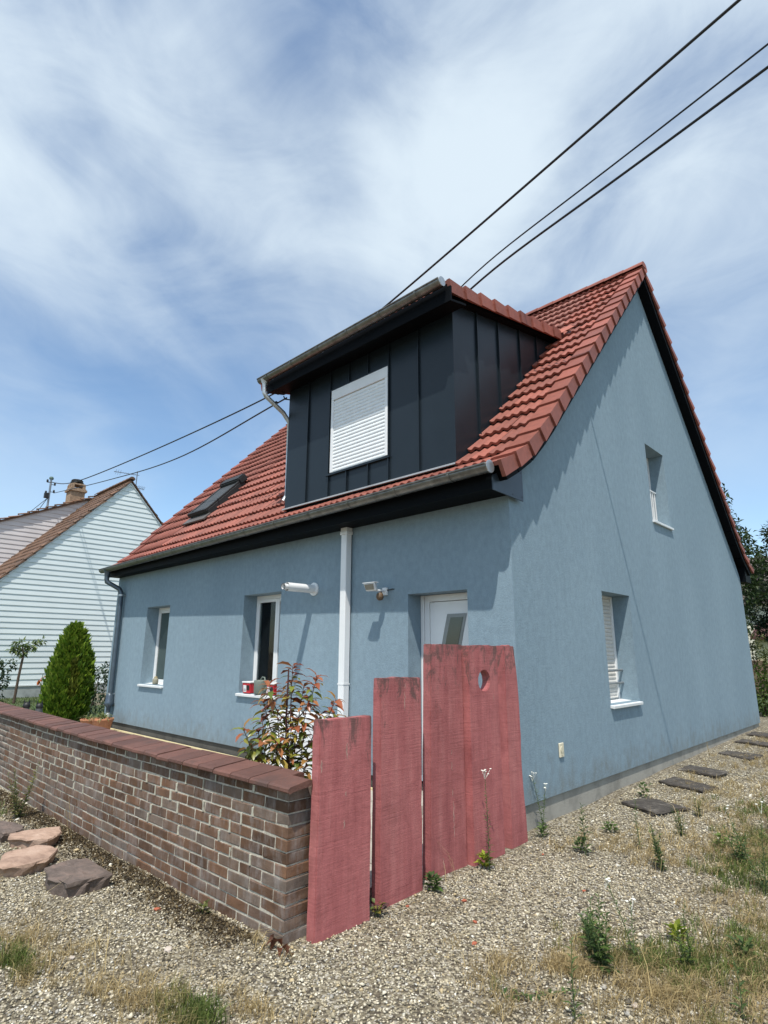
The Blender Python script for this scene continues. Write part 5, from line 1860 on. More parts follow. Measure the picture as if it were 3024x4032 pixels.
def crown(name, clumps, nper, size, cols, parent, mat, leaf_ratio=0.5, up=0.0, shell=0.55):
    Vs, Fs, Cs = [], [], []; off = 0
    for (c, r) in clumps:
        n = int(nper * (np.prod(r) ** (2 / 3)))
        d = rand_dirs(n)
        rad = (shell + (1 - shell) * RNG.random(n) ** 0.6)[:, None]
        P = np.array(c) + d * rad * np.array(r) * (1 + 0.16 * np.sin(d[:, :1] * 7 + d[:, 1:2] * 9 + d[:, 2:] * 5))
        D = rand_dirs(n) * 0.8 + d * 0.6 + np.array([0, 0, up])
        U = rand_dirs(n) * 0.7 + np.array([0, 0, 1.0])
        L = size * RNG.uniform(0.6, 1.35, n)
        V, F = leaf_batch(P, D, U, L, L * leaf_ratio)
        base = np.array(cols[RNG.integers(len(cols))])
        C = tones(n, cols) * 0.7 + base * 0.3
        Vs.append(V); Fs.append(F + off); Cs.append(np.repeat(C, 5, 0)); off += len(V)
    me = np_mesh(name, np.concatenate(Vs), np.concatenate(Fs), np.concatenate(Cs).clip(0.003, 1))
    return link(name, me, mat, parent)


def trunk(pts, rs, parent, mat=None, name='trunk'):
    return MB().tube(pts, rs, 9).build(name, mat or M_BARK, parent)


# clipped conifer by the house corner
TX, TY = -11.75, -0.33
th = empty('conifer', (TX, TY, -0.22), 'bright green egg shaped conifer left of the blue house', 'conifer')
trunk([(TX, TY, -0.3), (TX, TY, 1.4)], [0.07, 0.02], th)
n = 30000
tt = RNG.random(n) ** 0.8
zz = -0.20 + 2.18 * tt
rad = 0.45 * np.sin(np.pi * (0.19 + 0.81 * tt) ** 0.95) ** 0.66 * (1 - 0.10 * tt) + 0.02
ang = RNG.random(n) * 2 * np.pi
lump = 1 + 0.13 * np.sin(ang * 5 + zz * 6) * np.sin(zz * 9 + ang * 2) + 0.05 * np.sin(ang * 11 + zz * 17)
rr = rad * lump * (0.72 + 0.30 * RNG.random(n) ** 0.7)
P = np.stack([TX + rr * np.cos(ang), TY + rr * np.sin(ang), zz], 1)
D = np.stack([np.cos(ang) * 0.45, np.sin(ang) * 0.45, np.ones(n) * 0.95], 1) + RNG.normal(0, 0.25, (n, 3))
D[:, 0] += 0.12
L = RNG.uniform(0.06, 0.13, n)
spr = RNG.random(n) < 0.10
L[spr] *= 1.7
V, F = leaf_batch(P, D, rand_dirs(n), L, L * 0.42, 0.15, -0.02)
C = tones(n, [(0.125, 0.215, 0.020), (0.165, 0.250, 0.024), (0.080, 0.150, 0.016), (0.215, 0.290, 0.036)])
brown = (np.sin(ang * 3 + 2.0) > 0.80) & (zz > 0.4) & (zz < 1.2)
C[brown] = C[brown] * 0.6 + np.array([0.060, 0.038, 0.010])
link('foliage', np_mesh('foliage', V, F, np.repeat(C, 5, 0)), M_FOLIAGE, th)

# young standard tree by the neighbour's wall
yt = empty('young_tree', (-19.0, 0.55, -0.2), 'young slender tree with a small leafy head against the white clapboard', 'tree')
trunk([(-19.0, 0.50, -0.25), (-19.0, 0.53, 0.6), (-19.0, 0.58, 1.35), (-19.0, 0.50, 1.6)], [0.045, 0.04, 0.035, 0.015], yt)
trunk([(-19.0, 0.58, 1.33), (-19.0, 0.80, 1.55), (-19.0, 1.02, 1.78)], [0.02, 0.014, 0.008], yt, name='branch')
crown('crown', [((-19.0, 0.42, 1.62), (0.16, 0.18, 0.18)), ((-19.0, 0.52, 1.42), (0.13, 0.15, 0.12)), ((-19.0, 0.82, 1.62), (0.12, 0.15, 0.13)), ((-19.0, 1.02, 1.78), (0.10, 0.16, 0.06)), ((-19, 0.27, 1.52), (0.1, 0.1, 0.1))],
      3200, 0.16, [(0.10, 0.15, 0.035), (0.07, 0.12, 0.03), (0.16, 0.19, 0.06)], yt, M_FOLIAGE, 0.35, -0.3)
# bush at the left edge
lb = empty('bush', (-16.0, -0.75, -0.2), 'dark green bush cut off by the left edge, before the white clapboard', 'bush')
trunk([(-16, -0.8, -0.25), (-16, -0.85, 0.9)], [0.04, 0.01], lb, name='stem')
crown('foliage', [((-16.0, -0.95, 0.75), (0.35, 0.38, 0.42)), ((-16.0, -0.62, 1.05), (0.25, 0.28, 0.16)), ((-16.0, -0.70, 0.6), (0.2, 0.25, 0.2)), ((-16, -1.0, 0.2), (0.3, 0.4, 0.35))], 1500, 0.12, [(0.030, 0.055, 0.020), (0.045, 0.075, 0.028)], lb, M_FOLIAGE, 0.5)
# viburnum between conifer and house
vb = empty('bush', (-13.6, 0.8, -0.2), 'dark leafy bush with pale flowers between the conifer and the grey downpipe', 'bush')
trunk([(-13.6, 0.9, -0.25), (-13.5, 1.0, 0.8)], [0.03, 0.01], vb, name='stem')
crown('foliage', [((-13.6, 1.05, 0.55), (0.4, 0.4, 0.45)), ((-13.5, 1.25, 0.9), (0.3, 0.3, 0.22)), ((-13.3, 0.8, 0.1), (0.4, 0.4, 0.3))], 1700, 0.10, [(0.028, 0.058, 0.030), (0.05, 0.085, 0.04), (0.035, 0.06, 0.03)], vb, M_FOLIAGE, 0.5)
crown('flowers', [((-13.5, 1.2, 0.75), (0.42, 0.4, 0.35))], 160, 0.07, [(0.6, 0.62, 0.56)], vb, M_FOLIAGE, 0.9, 0.3, 0.8)
# day lily with orange flowers
dl = empty('day_lily', (-14.6, -0.06, -0.2), 'day lily with orange flowers left of the conifer', 'flower')


def strap_leaves(x, y, z, n, L, w, cols, parent, name='leaves', spread=1.0):
    Vs, Fs, Cs = [], [], []; off = 0
    for i in range(n):
        a = RNG.random() * 6.283; el = RNG.uniform(0.7, 1.25)
        ln = L * RNG.uniform(0.6, 1.1)
        d = np.array([math.cos(a), math.sin(a)])
        pts = []
        for s in range(7):
            t = s / 6
            h = ln * (t * math.sin(el) - 0.75 * t * t * spread * math.cos(el * 0.6))
            ra = ln * t * math.cos(el) * 1.2
            pts.append([x + d[0] * ra, y + d[1] * ra, z + max(h, -0.02 * s)])
        pts = np.array(pts); side = np.array([-d[1], d[0], 0])
        ws = w * np.array([0.7, 1, 1, 0.95, 0.8, 0.5, 0.05]) * 0.5
        V = np.concatenate([pts + side * ws[:, None], pts - side * ws[:, None]])
        F = np.array([[k, k + 1, 8 + k, 7 + k] for k in range(6)])
        Vs.append(V); Fs.append(F + off); off += 14
        Cs.append(np.repeat(tones(1, cols), 14, 0))
    me = np_mesh(name, np.concatenate(Vs), np.concatenate(Fs), np.concatenate(Cs).clip(0.003, 1))
    return link(name, me, M_FOLIAGE, parent)


GREENS = [(0.060, 0.110, 0.028), (0.085, 0.140, 0.038), (0.045, 0.085, 0.022)]
strap_leaves(-14.6, -0.06, -0.22, 40, 0.75, 0.03, GREENS, dl)
mb = MB()
for q in ((-14.6, 0.05, 0.62), (-14.6, 0.16, 0.50), (-14.6, -0.06, 0.85), (-14.55, 0.2, 0.7)):
    mb.tube([(-14.6, -0.06, -0.2), (q[0], q[1], q[2])], 0.008, 5)
mb.build('stems', M_GSTEM, dl)
for q in ((-14.6, -0.12, 0.66), (-14.6, 0.02, 0.52), (-14.55, 0.04, 0.76)):
    V, F = leaf_batch(np.repeat([q], 9, 0), rand_dirs(9) + [0.6, -0.3, 0.2], rand_dirs(9), np.full(9, 0.16), np.full(9, 0.07))
    link('flower', np_mesh('flower', V, F, np.repeat(tones(9, [(0.62, 0.17, 0.04), (0.55, 0.22, 0.06)]), 5, 0)), M_FOLIAGE, dl)
sl = empty('strap_plant', (-12.6, -0.62, -0.2), 'tuft of light green strap leaves at the conifer foot, left side', 'plant')
strap_leaves(-12.7, -0.62, -0.22, 70, 0.75, 0.035, [(0.10, 0.17, 0.05), (0.14, 0.21, 0.07), (0.07, 0.12, 0.03)], sl)
sl = empty('strap_plant', (-11.4, 0.25, -0.2), 'tuft of strap leaves between the conifer and the terracotta pot', 'plant')
strap_leaves(-11.3, 0.22, -0.22, 70, 0.80, 0.03, [(0.09, 0.15, 0.05), (0.12, 0.17, 0.06), (0.06, 0.10, 0.03)], sl)


# terracotta pots
def pot(x, y, z, r, h, label, plant):
    e = empty('plant_pot', (x, y, z), label, 'plant pot', 'terracotta pots behind the brick wall')
    MB().lathe((x, y, z), [(0, 0), (r * 0.68, 0), (r * 0.93, h * 0.80), (r * 0.94, h * 0.82), (r, h * 0.82), (r * 1.02, h), (r * 0.92, h), (r * 0.88, h * 0.86), (0, h * 0.86)], 26).build('pot_body', M_TERRA, e)
    MB().lathe((x, y, z), [(r * 0.88, h * 0.88), (0, h * 0.90)], 18).build('soil', simple('soil', (0.03, 0.022, 0.016), 0.95) if 'soil' not in bpy.data.materials else bpy.data.materials['soil'], e)
    strap_leaves(x, y, z + h * 0.88, plant, r * 1.9, 0.022, [(0.16, 0.20, 0.06), (0.21, 0.23, 0.09), (0.12, 0.15, 0.05), (0.26, 0.22, 0.12)], e, 'leaves', 1.1)


pot(-9.42, -0.38, -0.15, 0.205, 0.275, 'larger terracotta pot with strap leaved plant at the blue house corner', 46)
pot(-9.98, -0.45, -0.15, 0.16, 0.225, 'smaller terracotta pot half hidden behind the larger pot', 34)

# two dark garden figures whose heads show above the coping
for (x, y, z, lab) in ((-10.3, -1.555, 0.13, 'dark cat shaped garden figure, left of the two beyond the coping'), (-10.3, -1.32, 0.10, 'dark cat shaped garden figure with grey back, right of the two beyond the coping')):
    e = empty('garden_figure', (x, y, -0.23), lab, 'garden figure', 'garden figures beyond the wall')
    mb = MB(); mb.lathe((x, y, -0.23), [(0.0, 0.0), (0.13, 0.0), (0.15, 0.12), (0.115, 0.36), (0.065, 0.50), (0.055, 0.58)], 14)
    mb.build('body', simple('charcoal_stone', (0.06, 0.062, 0.066), 0.6) if 'charcoal_stone' not in bpy.data.materials else bpy.data.materials['charcoal_stone'], e)
    mb = MB(); hz = z + 0.25
    mb.lathe((x, y, hz), [(0.0, -0.07), (0.055, -0.05), (0.07, 0.0), (0.055, 0.05), (0.0, 0.07)], 14)
    hd_ = mb.build('head', M_BLACKP, e)
    for s in (-1, 1):
        MB().add([(x - 0.015, y + s * 0.02, hz + 0.04), (x + 0.015, y + s * 0.02, hz + 0.04), (x, y + s * 0.062, hz + 0.03), (x, y + s * 0.045, hz + 0.125)], [(0, 1, 3), (1, 2, 3), (2, 0, 3), (0, 2, 1)]).build('ear', M_BLACKP, hd_)


# ------------------------------------------------------------------ photinia with red young leaves, behind the wall
PX, PY = -1.22, -1.95
ph = empty('shrub', (PX, PY, -0.2), 'leafy shrub with red and green leaves between brick wall and shortest plank', 'shrub')
M_PHR = mat_leaf('red_young_leaf', [(0.0, (0.260, 0.070, 0.036)), (0.5, (0.380, 0.125, 0.058)), (1.0, (0.420, 0.210, 0.085))], 0.35, 0.3)
M_PHG = mat_leaf('green_old_leaf', [(0.0, (0.110, 0.150, 0.024)), (0.35, (0.200, 0.225, 0.036)), (0.7, (0.300, 0.270, 0.050)), (0.9, (0.330, 0.175, 0.050)), (1.0, (0.42, 0.38, 0.07))], 0.35, 0.3)


def photinia_leaf(mat):
    L, W = 0.140, 0.053
    rib = [(0, 0, 0), (0, 0.33 * L, 0.004), (0, 0.66 * L, -0.010), (0, 0.93 * L, -0.040)]
    mb = MB()
    v = rib + [(-W * 0.42, 0.33 * L, 0.010), (-W * 0.40, 0.66 * L, -0.003), (W * 0.42, 0.33 * L, 0.010), (W * 0.40, 0.66 * L, -0.003)]
    mb.add(v, [(0, 1, 4), (1, 2, 5, 4), (2, 3, 5), (0, 6, 1), (1, 6, 7, 2), (2, 7, 3)], True)
    m = mb.mesh('leaf'); m.materials.append(mat)
    return m


PLR, PLG = photinia_leaf(M_PHR), photinia_leaf(M_PHG)
rp = random.Random(5)
stems = MB()
tips = []
RT = Vector((cam_r.x, cam_r.y, 0)).normalized()       # roughly across the view
TW_ = Vector((-RT.y, RT.x, 0))
# (across, up) of the twig tips as read off the photograph, metres around the foot
TIPS = [(-0.02, 1.52), (-0.24, 1.36), (0.24, 1.43), (-0.33, 1.22), (-0.12, 1.30), (0.08, 1.34), (0.16, 1.22), (-0.20, 1.12), (0.42, 1.24), (-0.50, 1.00), (-0.42, 0.94), (-0.42, 1.04),
        (0.26, 1.10), (0.40, 1.08), (-0.05, 1.12), (0.08, 1.05), (-0.52, 0.80), (-0.46, 0.72), (-0.30, 0.90), (-0.14, 0.92), (0.12, 0.90), (0.46, 1.02), (-0.40, 0.74), (-0.22, 0.74), (0.02, 0.78), (0.18, 0.76),
        (-0.34, 0.58), (-0.12, 0.58), (0.10, 0.60), (-0.02, 0.44), (0.22, 0.50), (-0.22, 0.44)]
foot = Vector((PX, PY, -0.2))
main = [foot + RT * a + TW_ * b_ + Vector((0, 0, c_)) for a, b_, c_ in ((0, 0, 0), (0.02, 0.01, 0.5), (-0.02, 0.0, 1.0), (-0.02, 0.0, 1.5))]
stems.tube(smooth_curve(main, 5), [0.018 * (1 - 0.6 * i / 15) for i in range(16)], 7)
leaves = []
for (a, h) in TIPS:
    dep = rp.uniform(-0.28, 0.28)
    a = a * 0.74 if a < 0 else a
    tip = foot + RT * (a + 0.02) + TW_ * dep + Vector((0, 0, h))
    zb = max(0.05, h - rp.uniform(0.35, 0.6))
    base = foot + RT * (0.02 * rp.random()) + Vector((0, 0, zb))
    midp = base.lerp(tip, 0.5) + Vector((0, 0, -0.05)) + RT * (a * 0.12)
    cv = smooth_curve([base, midp, tip], 5)
    stems.tube(cv, [0.0075 * (1 - 0.6 * i / (len(cv) - 1)) for i in range(len(cv))], 5)
    nl = 22
    axis = (tip - midp).normalized()
    for k in range(nl):
        t = 1 - (k / nl) ** 1.25 * 0.95
        p = midp.lerp(tip, t)
        ang_ = k * 2.399 + rp.random()
        side = axis.orthogonal().normalized()
        side = Matrix.Rotation(ang_, 3, axis) @ side
        d = (side * (0.85 + 0.15 * k / nl) + axis * (0.55 - 0.5 * k / nl) + Vector((0, 0, -0.12 - 0.2 * k / nl))).normalized()
        leaves.append((p, d, h, k))
stems.build('stem', M_STEM, ph)
leaves.sort(key=lambda q: (q[0] - CAM).length)
more = {}
for n_l, (p, d, h, k) in enumerate(leaves):
    upv = Vector((0, 0, 1)) if abs(d.z) < 0.9 else Vector((1, 0, 0))
    sx = d.cross(upv).normalized(); nz = sx.cross(d)
    sc = rp.uniform(0.65, 1.2)
    mt = Matrix((sx, d, nz)).transposed().to_4x4(); mt.translation = p
    mt = mt @ Matrix.Rotation(rp.gauss(0, 0.3), 4, 'Y') @ Matrix.Scale(sc, 4)
    red = rp.random() < (0.85 if h > 1.15 else 0.35 if h > 0.85 else 0.12) * (1.0 if k < 8 else 0.45)
    if n_l >= 300:
        more.setdefault(red, []).append(mt)
        continue
    o = bpy.data.objects.new('leaf', PLR if red else PLG)
    col.objects.link(o); o.parent = ph; o.matrix_parent_inverse = Matrix.Translation(-WLOC['shrub']); o.matrix_basis = mt


Vm, Fm, Cm = [], [], []; off = 0
for red, mts in more.items():
    src = PLR if red else PLG
    pv = np.array([v.co[:] for v in src.vertices])
    tri = []
    for pol in src.polygons:
        ix = list(pol.vertices)
        for q in range(1, len(ix) - 1): tri.append((ix[0], ix[q], ix[q + 1]))
    tri = np.array(tri)
    for mt in mts:
        A_ = np.array(mt); Vm.append(pv @ A_[:3, :3].T + A_[:3, 3]); Fm.append(tri + off); off += len(pv)
        c_ = np.array(rp.choice([(0.150, 0.040, 0.022), (0.230, 0.072, 0.035), (0.28, 0.12, 0.05)] if red else [(0.110, 0.150, 0.024), (0.190, 0.215, 0.036), (0.270, 0.245, 0.048), (0.32, 0.17, 0.05)]))
        Cm.append(np.repeat([c_ * rp.uniform(0.8, 1.2)], len(pv), 0))
tag(link('leaves', np_mesh('leaves', np.concatenate(Vm), np.concatenate(Fm), np.concatenate(Cm), smooth=True), M_FOLIAGE, ph), kind='stuff')


# ------------------------------------------------------------------ trees, hedge and houses behind, at the right
def tree(x, y, h, clumps, size, cols, label, nper, ratio=0.45, name='tree', lean=0.0):
    e = empty(name, (x, y, -0.1), label, 'tree', 'trees behind the house')
    trunk([(x, y, -0.3), (x + 0.05, y, h * 0.45), (x + lean, y, h * 0.92)], [0.18, 0.12, 0.03], e)
    mb = MB()
    for (c_, r_) in clumps:
        mb.tube([(x, y, max(h * 0.25, c_[2] - 1.2)), ((x + c_[0]) / 2, (y + c_[1]) / 2, c_[2] - 0.5), c_], [0.06, 0.04, 0.015], 6)
    mb.build('limbs', M_BARK, e)
    crown('crown', clumps, nper, size, cols, e, M_FOLIAGE, ratio)
    return e


tree(-2.9, 17.5, 7.0, [((-2.35, 17.5, 6.75), (0.75, 0.9, 0.8)), ((-2.9, 17.5, 6.0), (1.2, 1.1, 1.0)), ((-2.15, 17.3, 5.8), (0.75, 0.8, 0.7)), ((-1.75, 17.4, 5.25), (0.75, 0.8, 0.55)), ((-1.55, 17.4, 4.55), (0.8, 0.8, 0.7)), ((-2.4, 17.5, 4.8), (1.1, 1, 1)), ((-1.9, 17.6, 3.7), (0.9, 0.9, 0.8)), ((-2.2, 17.5, 2.6), (0.7, 0.8, 0.7))],
     0.155, [(0.045, 0.075, 0.022), (0.065, 0.100, 0.030), (0.035, 0.060, 0.020)], 'light green broadleaf tree peeping out behind the right roof edge', 1500, 0.5)
tree(-0.6, 22.0, 7.2, [((-0.3, 22, 6.9), (0.7, 0.8, 0.75)), ((-0.9, 22, 6.2), (0.6, 0.8, 0.5)), ((-0.2, 22, 5.9), (1.1, 1.0, 0.8)), ((-1.0, 21.8, 5.2), (0.8, 0.8, 0.7)), ((-0.3, 21.8, 4.6), (1.2, 1.0, 0.8)), ((-1.2, 21.8, 4.2), (0.9, 0.9, 0.7)), ((0.6, 22, 5.3), (1.2, 1, 1.0))],
     0.19, [(0.022, 0.038, 0.016), (0.030, 0.050, 0.020), (0.045, 0.060, 0.020)], 'dark green pine at the right picture edge', 1700, 0.30, 'pine_tree')
tree(-1.9, 25.0, 5.0, [((-2.0, 24.5, 4.6), (1.1, 1.0, 0.9)), ((-2.3, 24.5, 3.4), (0.7, 0.9, 0.9)), ((-1.2, 24.6, 2.95), (0.8, 0.7, 0.38)), ((-2.1, 24.6, 2.5), (0.7, 0.8, 0.5))],
     0.20, [(0.018, 0.030, 0.014), (0.028, 0.042, 0.018)], 'dark tree standing lower between pine and blue house wall', 1500, 0.38)


def bush(x, y, h, clumps, size, cols, label, nper, ratio=0.5, group=None, name='bush', cat='bush'):
    e = empty(name, (x, y, -0.1), label, cat, group)
    mb = MB()
    for (c_, r_) in clumps:
        mb.tube([(x, y, -0.2), c_], [0.03, 0.008], 5)
    mb.build('stem', M_BARK, e)
    crown('foliage', clumps, nper, size, cols, e, M_FOLIAGE, ratio)
    return e


bush(-1.75, 19.0, 2.2, [((-1.9, 19, 1.9), (0.42, 0.5, 0.35)), ((-1.75, 19, 1.4), (0.45, 0.5, 0.45)), ((-1.55, 19, 1.1), (0.35, 0.4, 0.35))], 0.11, [(0.10, 0.115, 0.030), (0.14, 0.15, 0.045), (0.07, 0.09, 0.025)], 'yellow green shrub above the brown garden wall at right', 1300)
bush(-1.25, 18.6, 1.6, [((-1.22, 18.6, 1.15), (0.30, 0.4, 0.30)), ((-0.95, 18.6, 1.5), (0.3, 0.3, 0.28))], 0.11, [(0.055, 0.075, 0.022), (0.08, 0.09, 0.03)], 'olive green shrub beside the yellow house at the right edge', 1300)
# laurel hedge by the house's far corner
hg = empty('hedge', (0.4, 12.4, -0.1), 'dense bright green hedge beyond the far corner of the blue house', 'hedge')
for xq in (-0.4, 0.6): MB().tube([(xq, 12.5, -0.2), (xq, 12.5, 0.8)], [0.04, 0.02], 6).build('stem', M_BARK, hg)
crown('foliage', [((-0.62, 12.3, 0.45), (0.55, 0.6, 0.72)), ((0.0, 12.3, 0.42), (0.55, 0.6, 0.74)), ((0.7, 12.3, 0.42), (0.55, 0.6, 0.78)), ((1.4, 12.3, 0.42), (0.55, 0.6, 0.78))], 2100, 0.095,
      [(0.050, 0.090, 0.014), (0.080, 0.125, 0.020), (0.035, 0.065, 0.012)], hg, M_FOLIAGE, 0.5)
# dark gate post and garden wall
gp_ = empty('gate_post', (-0.75, 12.75, -0.1), 'dark metal gate panel edge just beyond the blue gable', 'gate')
MB().box(-0.78, -0.68, 12.7, 12.8, -0.1, 1.80).box(-0.80, -0.66, 12.68, 12.82, 1.80, 1.84).build('post', simple('black_metal', (0.016, 0.019, 0.023), 0.4), gp_)
for k in range(6):
    MB().box(-1.8, -0.79, 12.73, 12.77, 0.05 + 0.29 * k, 0.05 + 0.29 * k + 0.27).build('board', bpy.data.materials['black_metal'], gp_)
gw = empty('garden_wall', (-0.5, 20.4, -0.1), 'low brown garden wall with pale capping behind the hedge', 'wall')
MB().box(-4.0, 3.0, 20.3, 20.5, -0.3, 1.22).build('wall_body', M_BROWNW, gw)
MB().box(-1.72, 3.0, 20.25, 20.55, 1.222, 1.30).build('capping', M_PAVE, gw)
# yellow house beyond
yh = empty('yellow_house', (-1.5, 33, 0), 'pale yellow house with red brown lean-to roof at the right edge', 'house')
MB().box(-4.2, 3, 31, 35, -0.3, 2.25).build('wall', M_YELLOW, yh)
MB().prism_x([(30.6, 2.20), (30.6, 2.36), (33, 3.2), (33, 3.0)], -4.3, 3.2).build('roof', simple('red_brown_roof', (0.085, 0.036, 0.028), 0.8), yh)
for xx in (-2.6, -0.4):
    w_ = MB().box(xx, xx + 0.8, 30.985, 30.999, 0.9, 1.9).build('window', M_WHITE, yh)
    MB().box(xx + 0.06, xx + 0.74, 30.975, 30.984, 0.96, 1.84).build('pane', simple('far_glass', (0.03, 0.035, 0.04), 0.1) if 'far_glass' not in bpy.data.materials else bpy.data.materials['far_glass'], w_)
ch_ = empty('cream_house', (-3, 42, 0), 'cream house with grey brown roof seen between trees at the right edge', 'house')
MB().box(-9, 4, 40, 48, -0.3, 4.75).build('wall', M_CREAM, ch_)
MB().prism_x([(39.4, 4.70), (39.4, 4.90), (44, 8.4), (48.6, 4.9), (48.6, 4.7), (44, 8.2)], -9.4, 4.4).build('roof', M_GREYROOF, ch_)
for xx in (-4.6, -2.9, -0.8):
    w_ = MB().box(xx, xx + 0.9, 39.98, 39.998, 3.0, 4.2).build('window', M_WHITE, ch_)
    MB().box(xx + 0.08, xx + 0.82, 39.968, 39.979, 3.08, 4.12).build('pane', bpy.data.materials['far_glass'], w_)


# ------------------------------------------------------------------ gravel, grasses, weeds
def sample_area(n, y0, y1, x0, x1, rng):
    return np.stack([rng.uniform(x0, x1, n), rng.uniform(y0, y1, n)], 1)


def blocked(P):
    """true where something solid stands on the ground"""
    x, y = P[:, 0], P[:, 1]
    b = inside_house(x, y)
    wy = -2.925 - 0.05 * np.sin(np.pi * np.clip((0.09 - x) / 6.3, 0, 1))
    b |= (x < 0.10) & (y > wy + 0.0)
    b |= (x > 0.0) & (x < 0.17) & (y > -2.8) & (y < -0.1)
    return b


def in_view(P, z, margin=60):
    d = np.stack([P[:, 0] - CAM.x, P[:, 1] - CAM.y, z - CAM.z], 1)
    w = d @ np.array(cam_f); u = d @ np.array(cam_r); v = d @ np.array(cam_u)
    w_ = np.where(w > 0.1, w, 0.1)
    px = 1512 + 2263.9 * u / w_; py = 2016 - 2263.9 * v / w_
    return (w > 0.1) & (px > -400) & (px < 3424) & (py > 1800) & (py < 4032 + 350), w


rg = np.random.default_rng(3)
chunks = []
for (n, dmax) in ((520000, 4.8), (230000, 8.0), (70000, 14.0)):
    P = sample_area(n, -5.4, 10.5, -6.8, 3.6, rg)
    z = gzn(P[:, 0], P[:, 1]) + bumps(P[:, 0], P[:, 1])
    ok, w = in_view(P, z)
    lo = {4.8: 0.0, 8.0: 4.8, 14.0: 8.0}[dmax]
    ok &= ~blocked(P) & (w < dmax) & (w >= lo)
    chunks.append(np.concatenate([P[ok], z[ok, None], w[ok, None]], 1))
Q = np.concatenate(chunks)
n = len(Q)
sz = rg.uniform(0.0045, 0.0100, n) * np.where(rg.random(n) < 0.05, rg.uniform(1.3, 2.1, n), 1) * np.where(Q[:, 3] > 5, 1.25, 1)
ax = rg.uniform(0, 6.283, n)
e1 = np.stack([np.cos(ax), np.sin(ax), rg.normal(0, 0.25, n)], 1); e1 /= np.linalg.norm(e1, axis=1, keepdims=True)
e2 = np.stack([-np.sin(ax), np.cos(ax), rg.normal(0, 0.25, n)], 1); e2 -= e1 * (e1 * e2).sum(1, keepdims=True); e2 /= np.linalg.norm(e2, axis=1, keepdims=True)
e3 = np.cross(e1, e2)
C0 = Q[:, :3] + np.array([0, 0, 1]) * (sz * rg.uniform(0.0, 0.7, n))[:, None]
A = sz * rg.uniform(0.9, 1.5, n); B = sz * rg.uniform(0.65, 1.0, n); H = sz * rg.uniform(0.4, 0.8, n)
jit = lambda: rg.uniform(0.8, 1.2, n)[:, None]
V = np.stack([C0 + e1 * A[:, None] * jit(), C0 + e2 * B[:, None] * jit(), C0 - e1 * A[:, None] * jit(), C0 - e2 * B[:, None] * jit(),
              C0 + e3 * H[:, None] + e1 * (A * rg.uniform(-0.3, 0.3, n))[:, None], C0 - e3 * H[:, None]], 1).reshape(-1, 3)
o6 = (np.arange(n) * 6)[:, None]
F = np.concatenate([o6 + [[0, 1, 4]], o6 + [[1, 2, 4]], o6 + [[2, 3, 4]], o6 + [[3, 0, 4]], o6 + [[1, 0, 5]], o6 + [[2, 1, 5]], o6 + [[3, 2, 5]], o6 + [[0, 3, 5]]])
pal = np.array([(0.62, 0.56, 0.43), (0.50, 0.44, 0.32), (0.40, 0.345, 0.235), (0.30, 0.26, 0.18), (0.20, 0.175, 0.125), (0.11, 0.097, 0.075), (0.34, 0.32, 0.28), (0.46, 0.37, 0.22), (0.72, 0.69, 0.60)])
pw = np.array([0.16, 0.22, 0.19, 0.14, 0.09, 0.055, 0.07, 0.06, 0.035]); pw /= pw.sum()
Cc = pal[rg.choice(len(pal), n, p=pw)] * rg.normal(1, 0.12, (n, 1)).clip(0.6, 1.4)
px_, py_ = Q[:, 0], Q[:, 1]
dirt = np.sin(px_ * 3.1 + 1.3 * np.sin(py_ * 2.3)) * np.sin(py_ * 2.7 + 1.1 * np.sin(px_ * 1.9 + 2)) + 0.5 * np.sin(px_ * 7.7 + py_ * 4.1) * np.sin(py_ * 8.3 - px_ * 3.0)
dirt = np.clip((dirt - 0.15) / 1.0, 0, 1)[:, None] * (rg.random((n, 1)) < 0.75)
Cc = Cc * (1 - 0.38 * dirt) * (1 - dirt * np.array([0.0, 0.06, 0.14]))
gravel = link('gravel', np_mesh('gravel', V, F, np.repeat(Cc, 6, 0), smooth=True), M_GRAVEL)
tag(gravel, kind='stuff')


def blades(name, P, z, h, lean, cols, w=0.0035, wind=(0.25, 0.1), rng=rg, curl=1.0, tall=None):
    n = len(P)
    a = rng.uniform(0, 6.283, n)
    H = h * rng.uniform(0.4, 1.25, n)
    dx = np.cos(a) * lean * rng.uniform(0.2, 1.3, n) + wind[0] * lean
    dy = np.sin(a) * lean * rng.uniform(0.2, 1.3, n) + wind[1] * lean
    b = np.stack([P[:, 0], P[:, 1], z], 1)
    fa = rng.uniform(0, 6.283, n)
    s = np.stack([np.cos(fa), np.sin(fa), np.zeros(n)], 1) * (w * rng.uniform(0.6, 1.4, n))[:, None]
    off = np.stack([dx * H, dy * H, np.zeros(n)], 1)
    up = np.stack([np.zeros(n), np.zeros(n), H], 1)
    p1 = b + up * 0.55 + off * 0.25
    p2 = b + up * (1.0 - 0.35 * np.minimum(1, np.hypot(dx, dy) * curl))[:, None] + off
    V = np.stack([b - s, b + s, p1 - s * 0.8, p1 + s * 0.8, p2], 1).reshape(-1, 3)
    o = (np.arange(n) * 5)[:, None]
    quads = o + [[0, 1, 3, 2]]
    tris = o + [[2, 3, 4]]
    C = tones(n, cols, rng, 0.2)
    return np_mesh(name, V, [quads, tris], np.repeat(C, 5, 0).clip(0.003, 1))


STRAW = [(0.42, 0.32, 0.155), (0.52, 0.41, 0.215), (0.34, 0.255, 0.125), (0.25, 0.19, 0.095)]
OLIVE = [(0.17, 0.175, 0.058), (0.23, 0.21, 0.078), (0.12, 0.135, 0.042), (0.32, 0.26, 0.115)]
GREEN = [(0.115, 0.160, 0.040), (0.160, 0.200, 0.055), (0.082, 0.120, 0.030)]


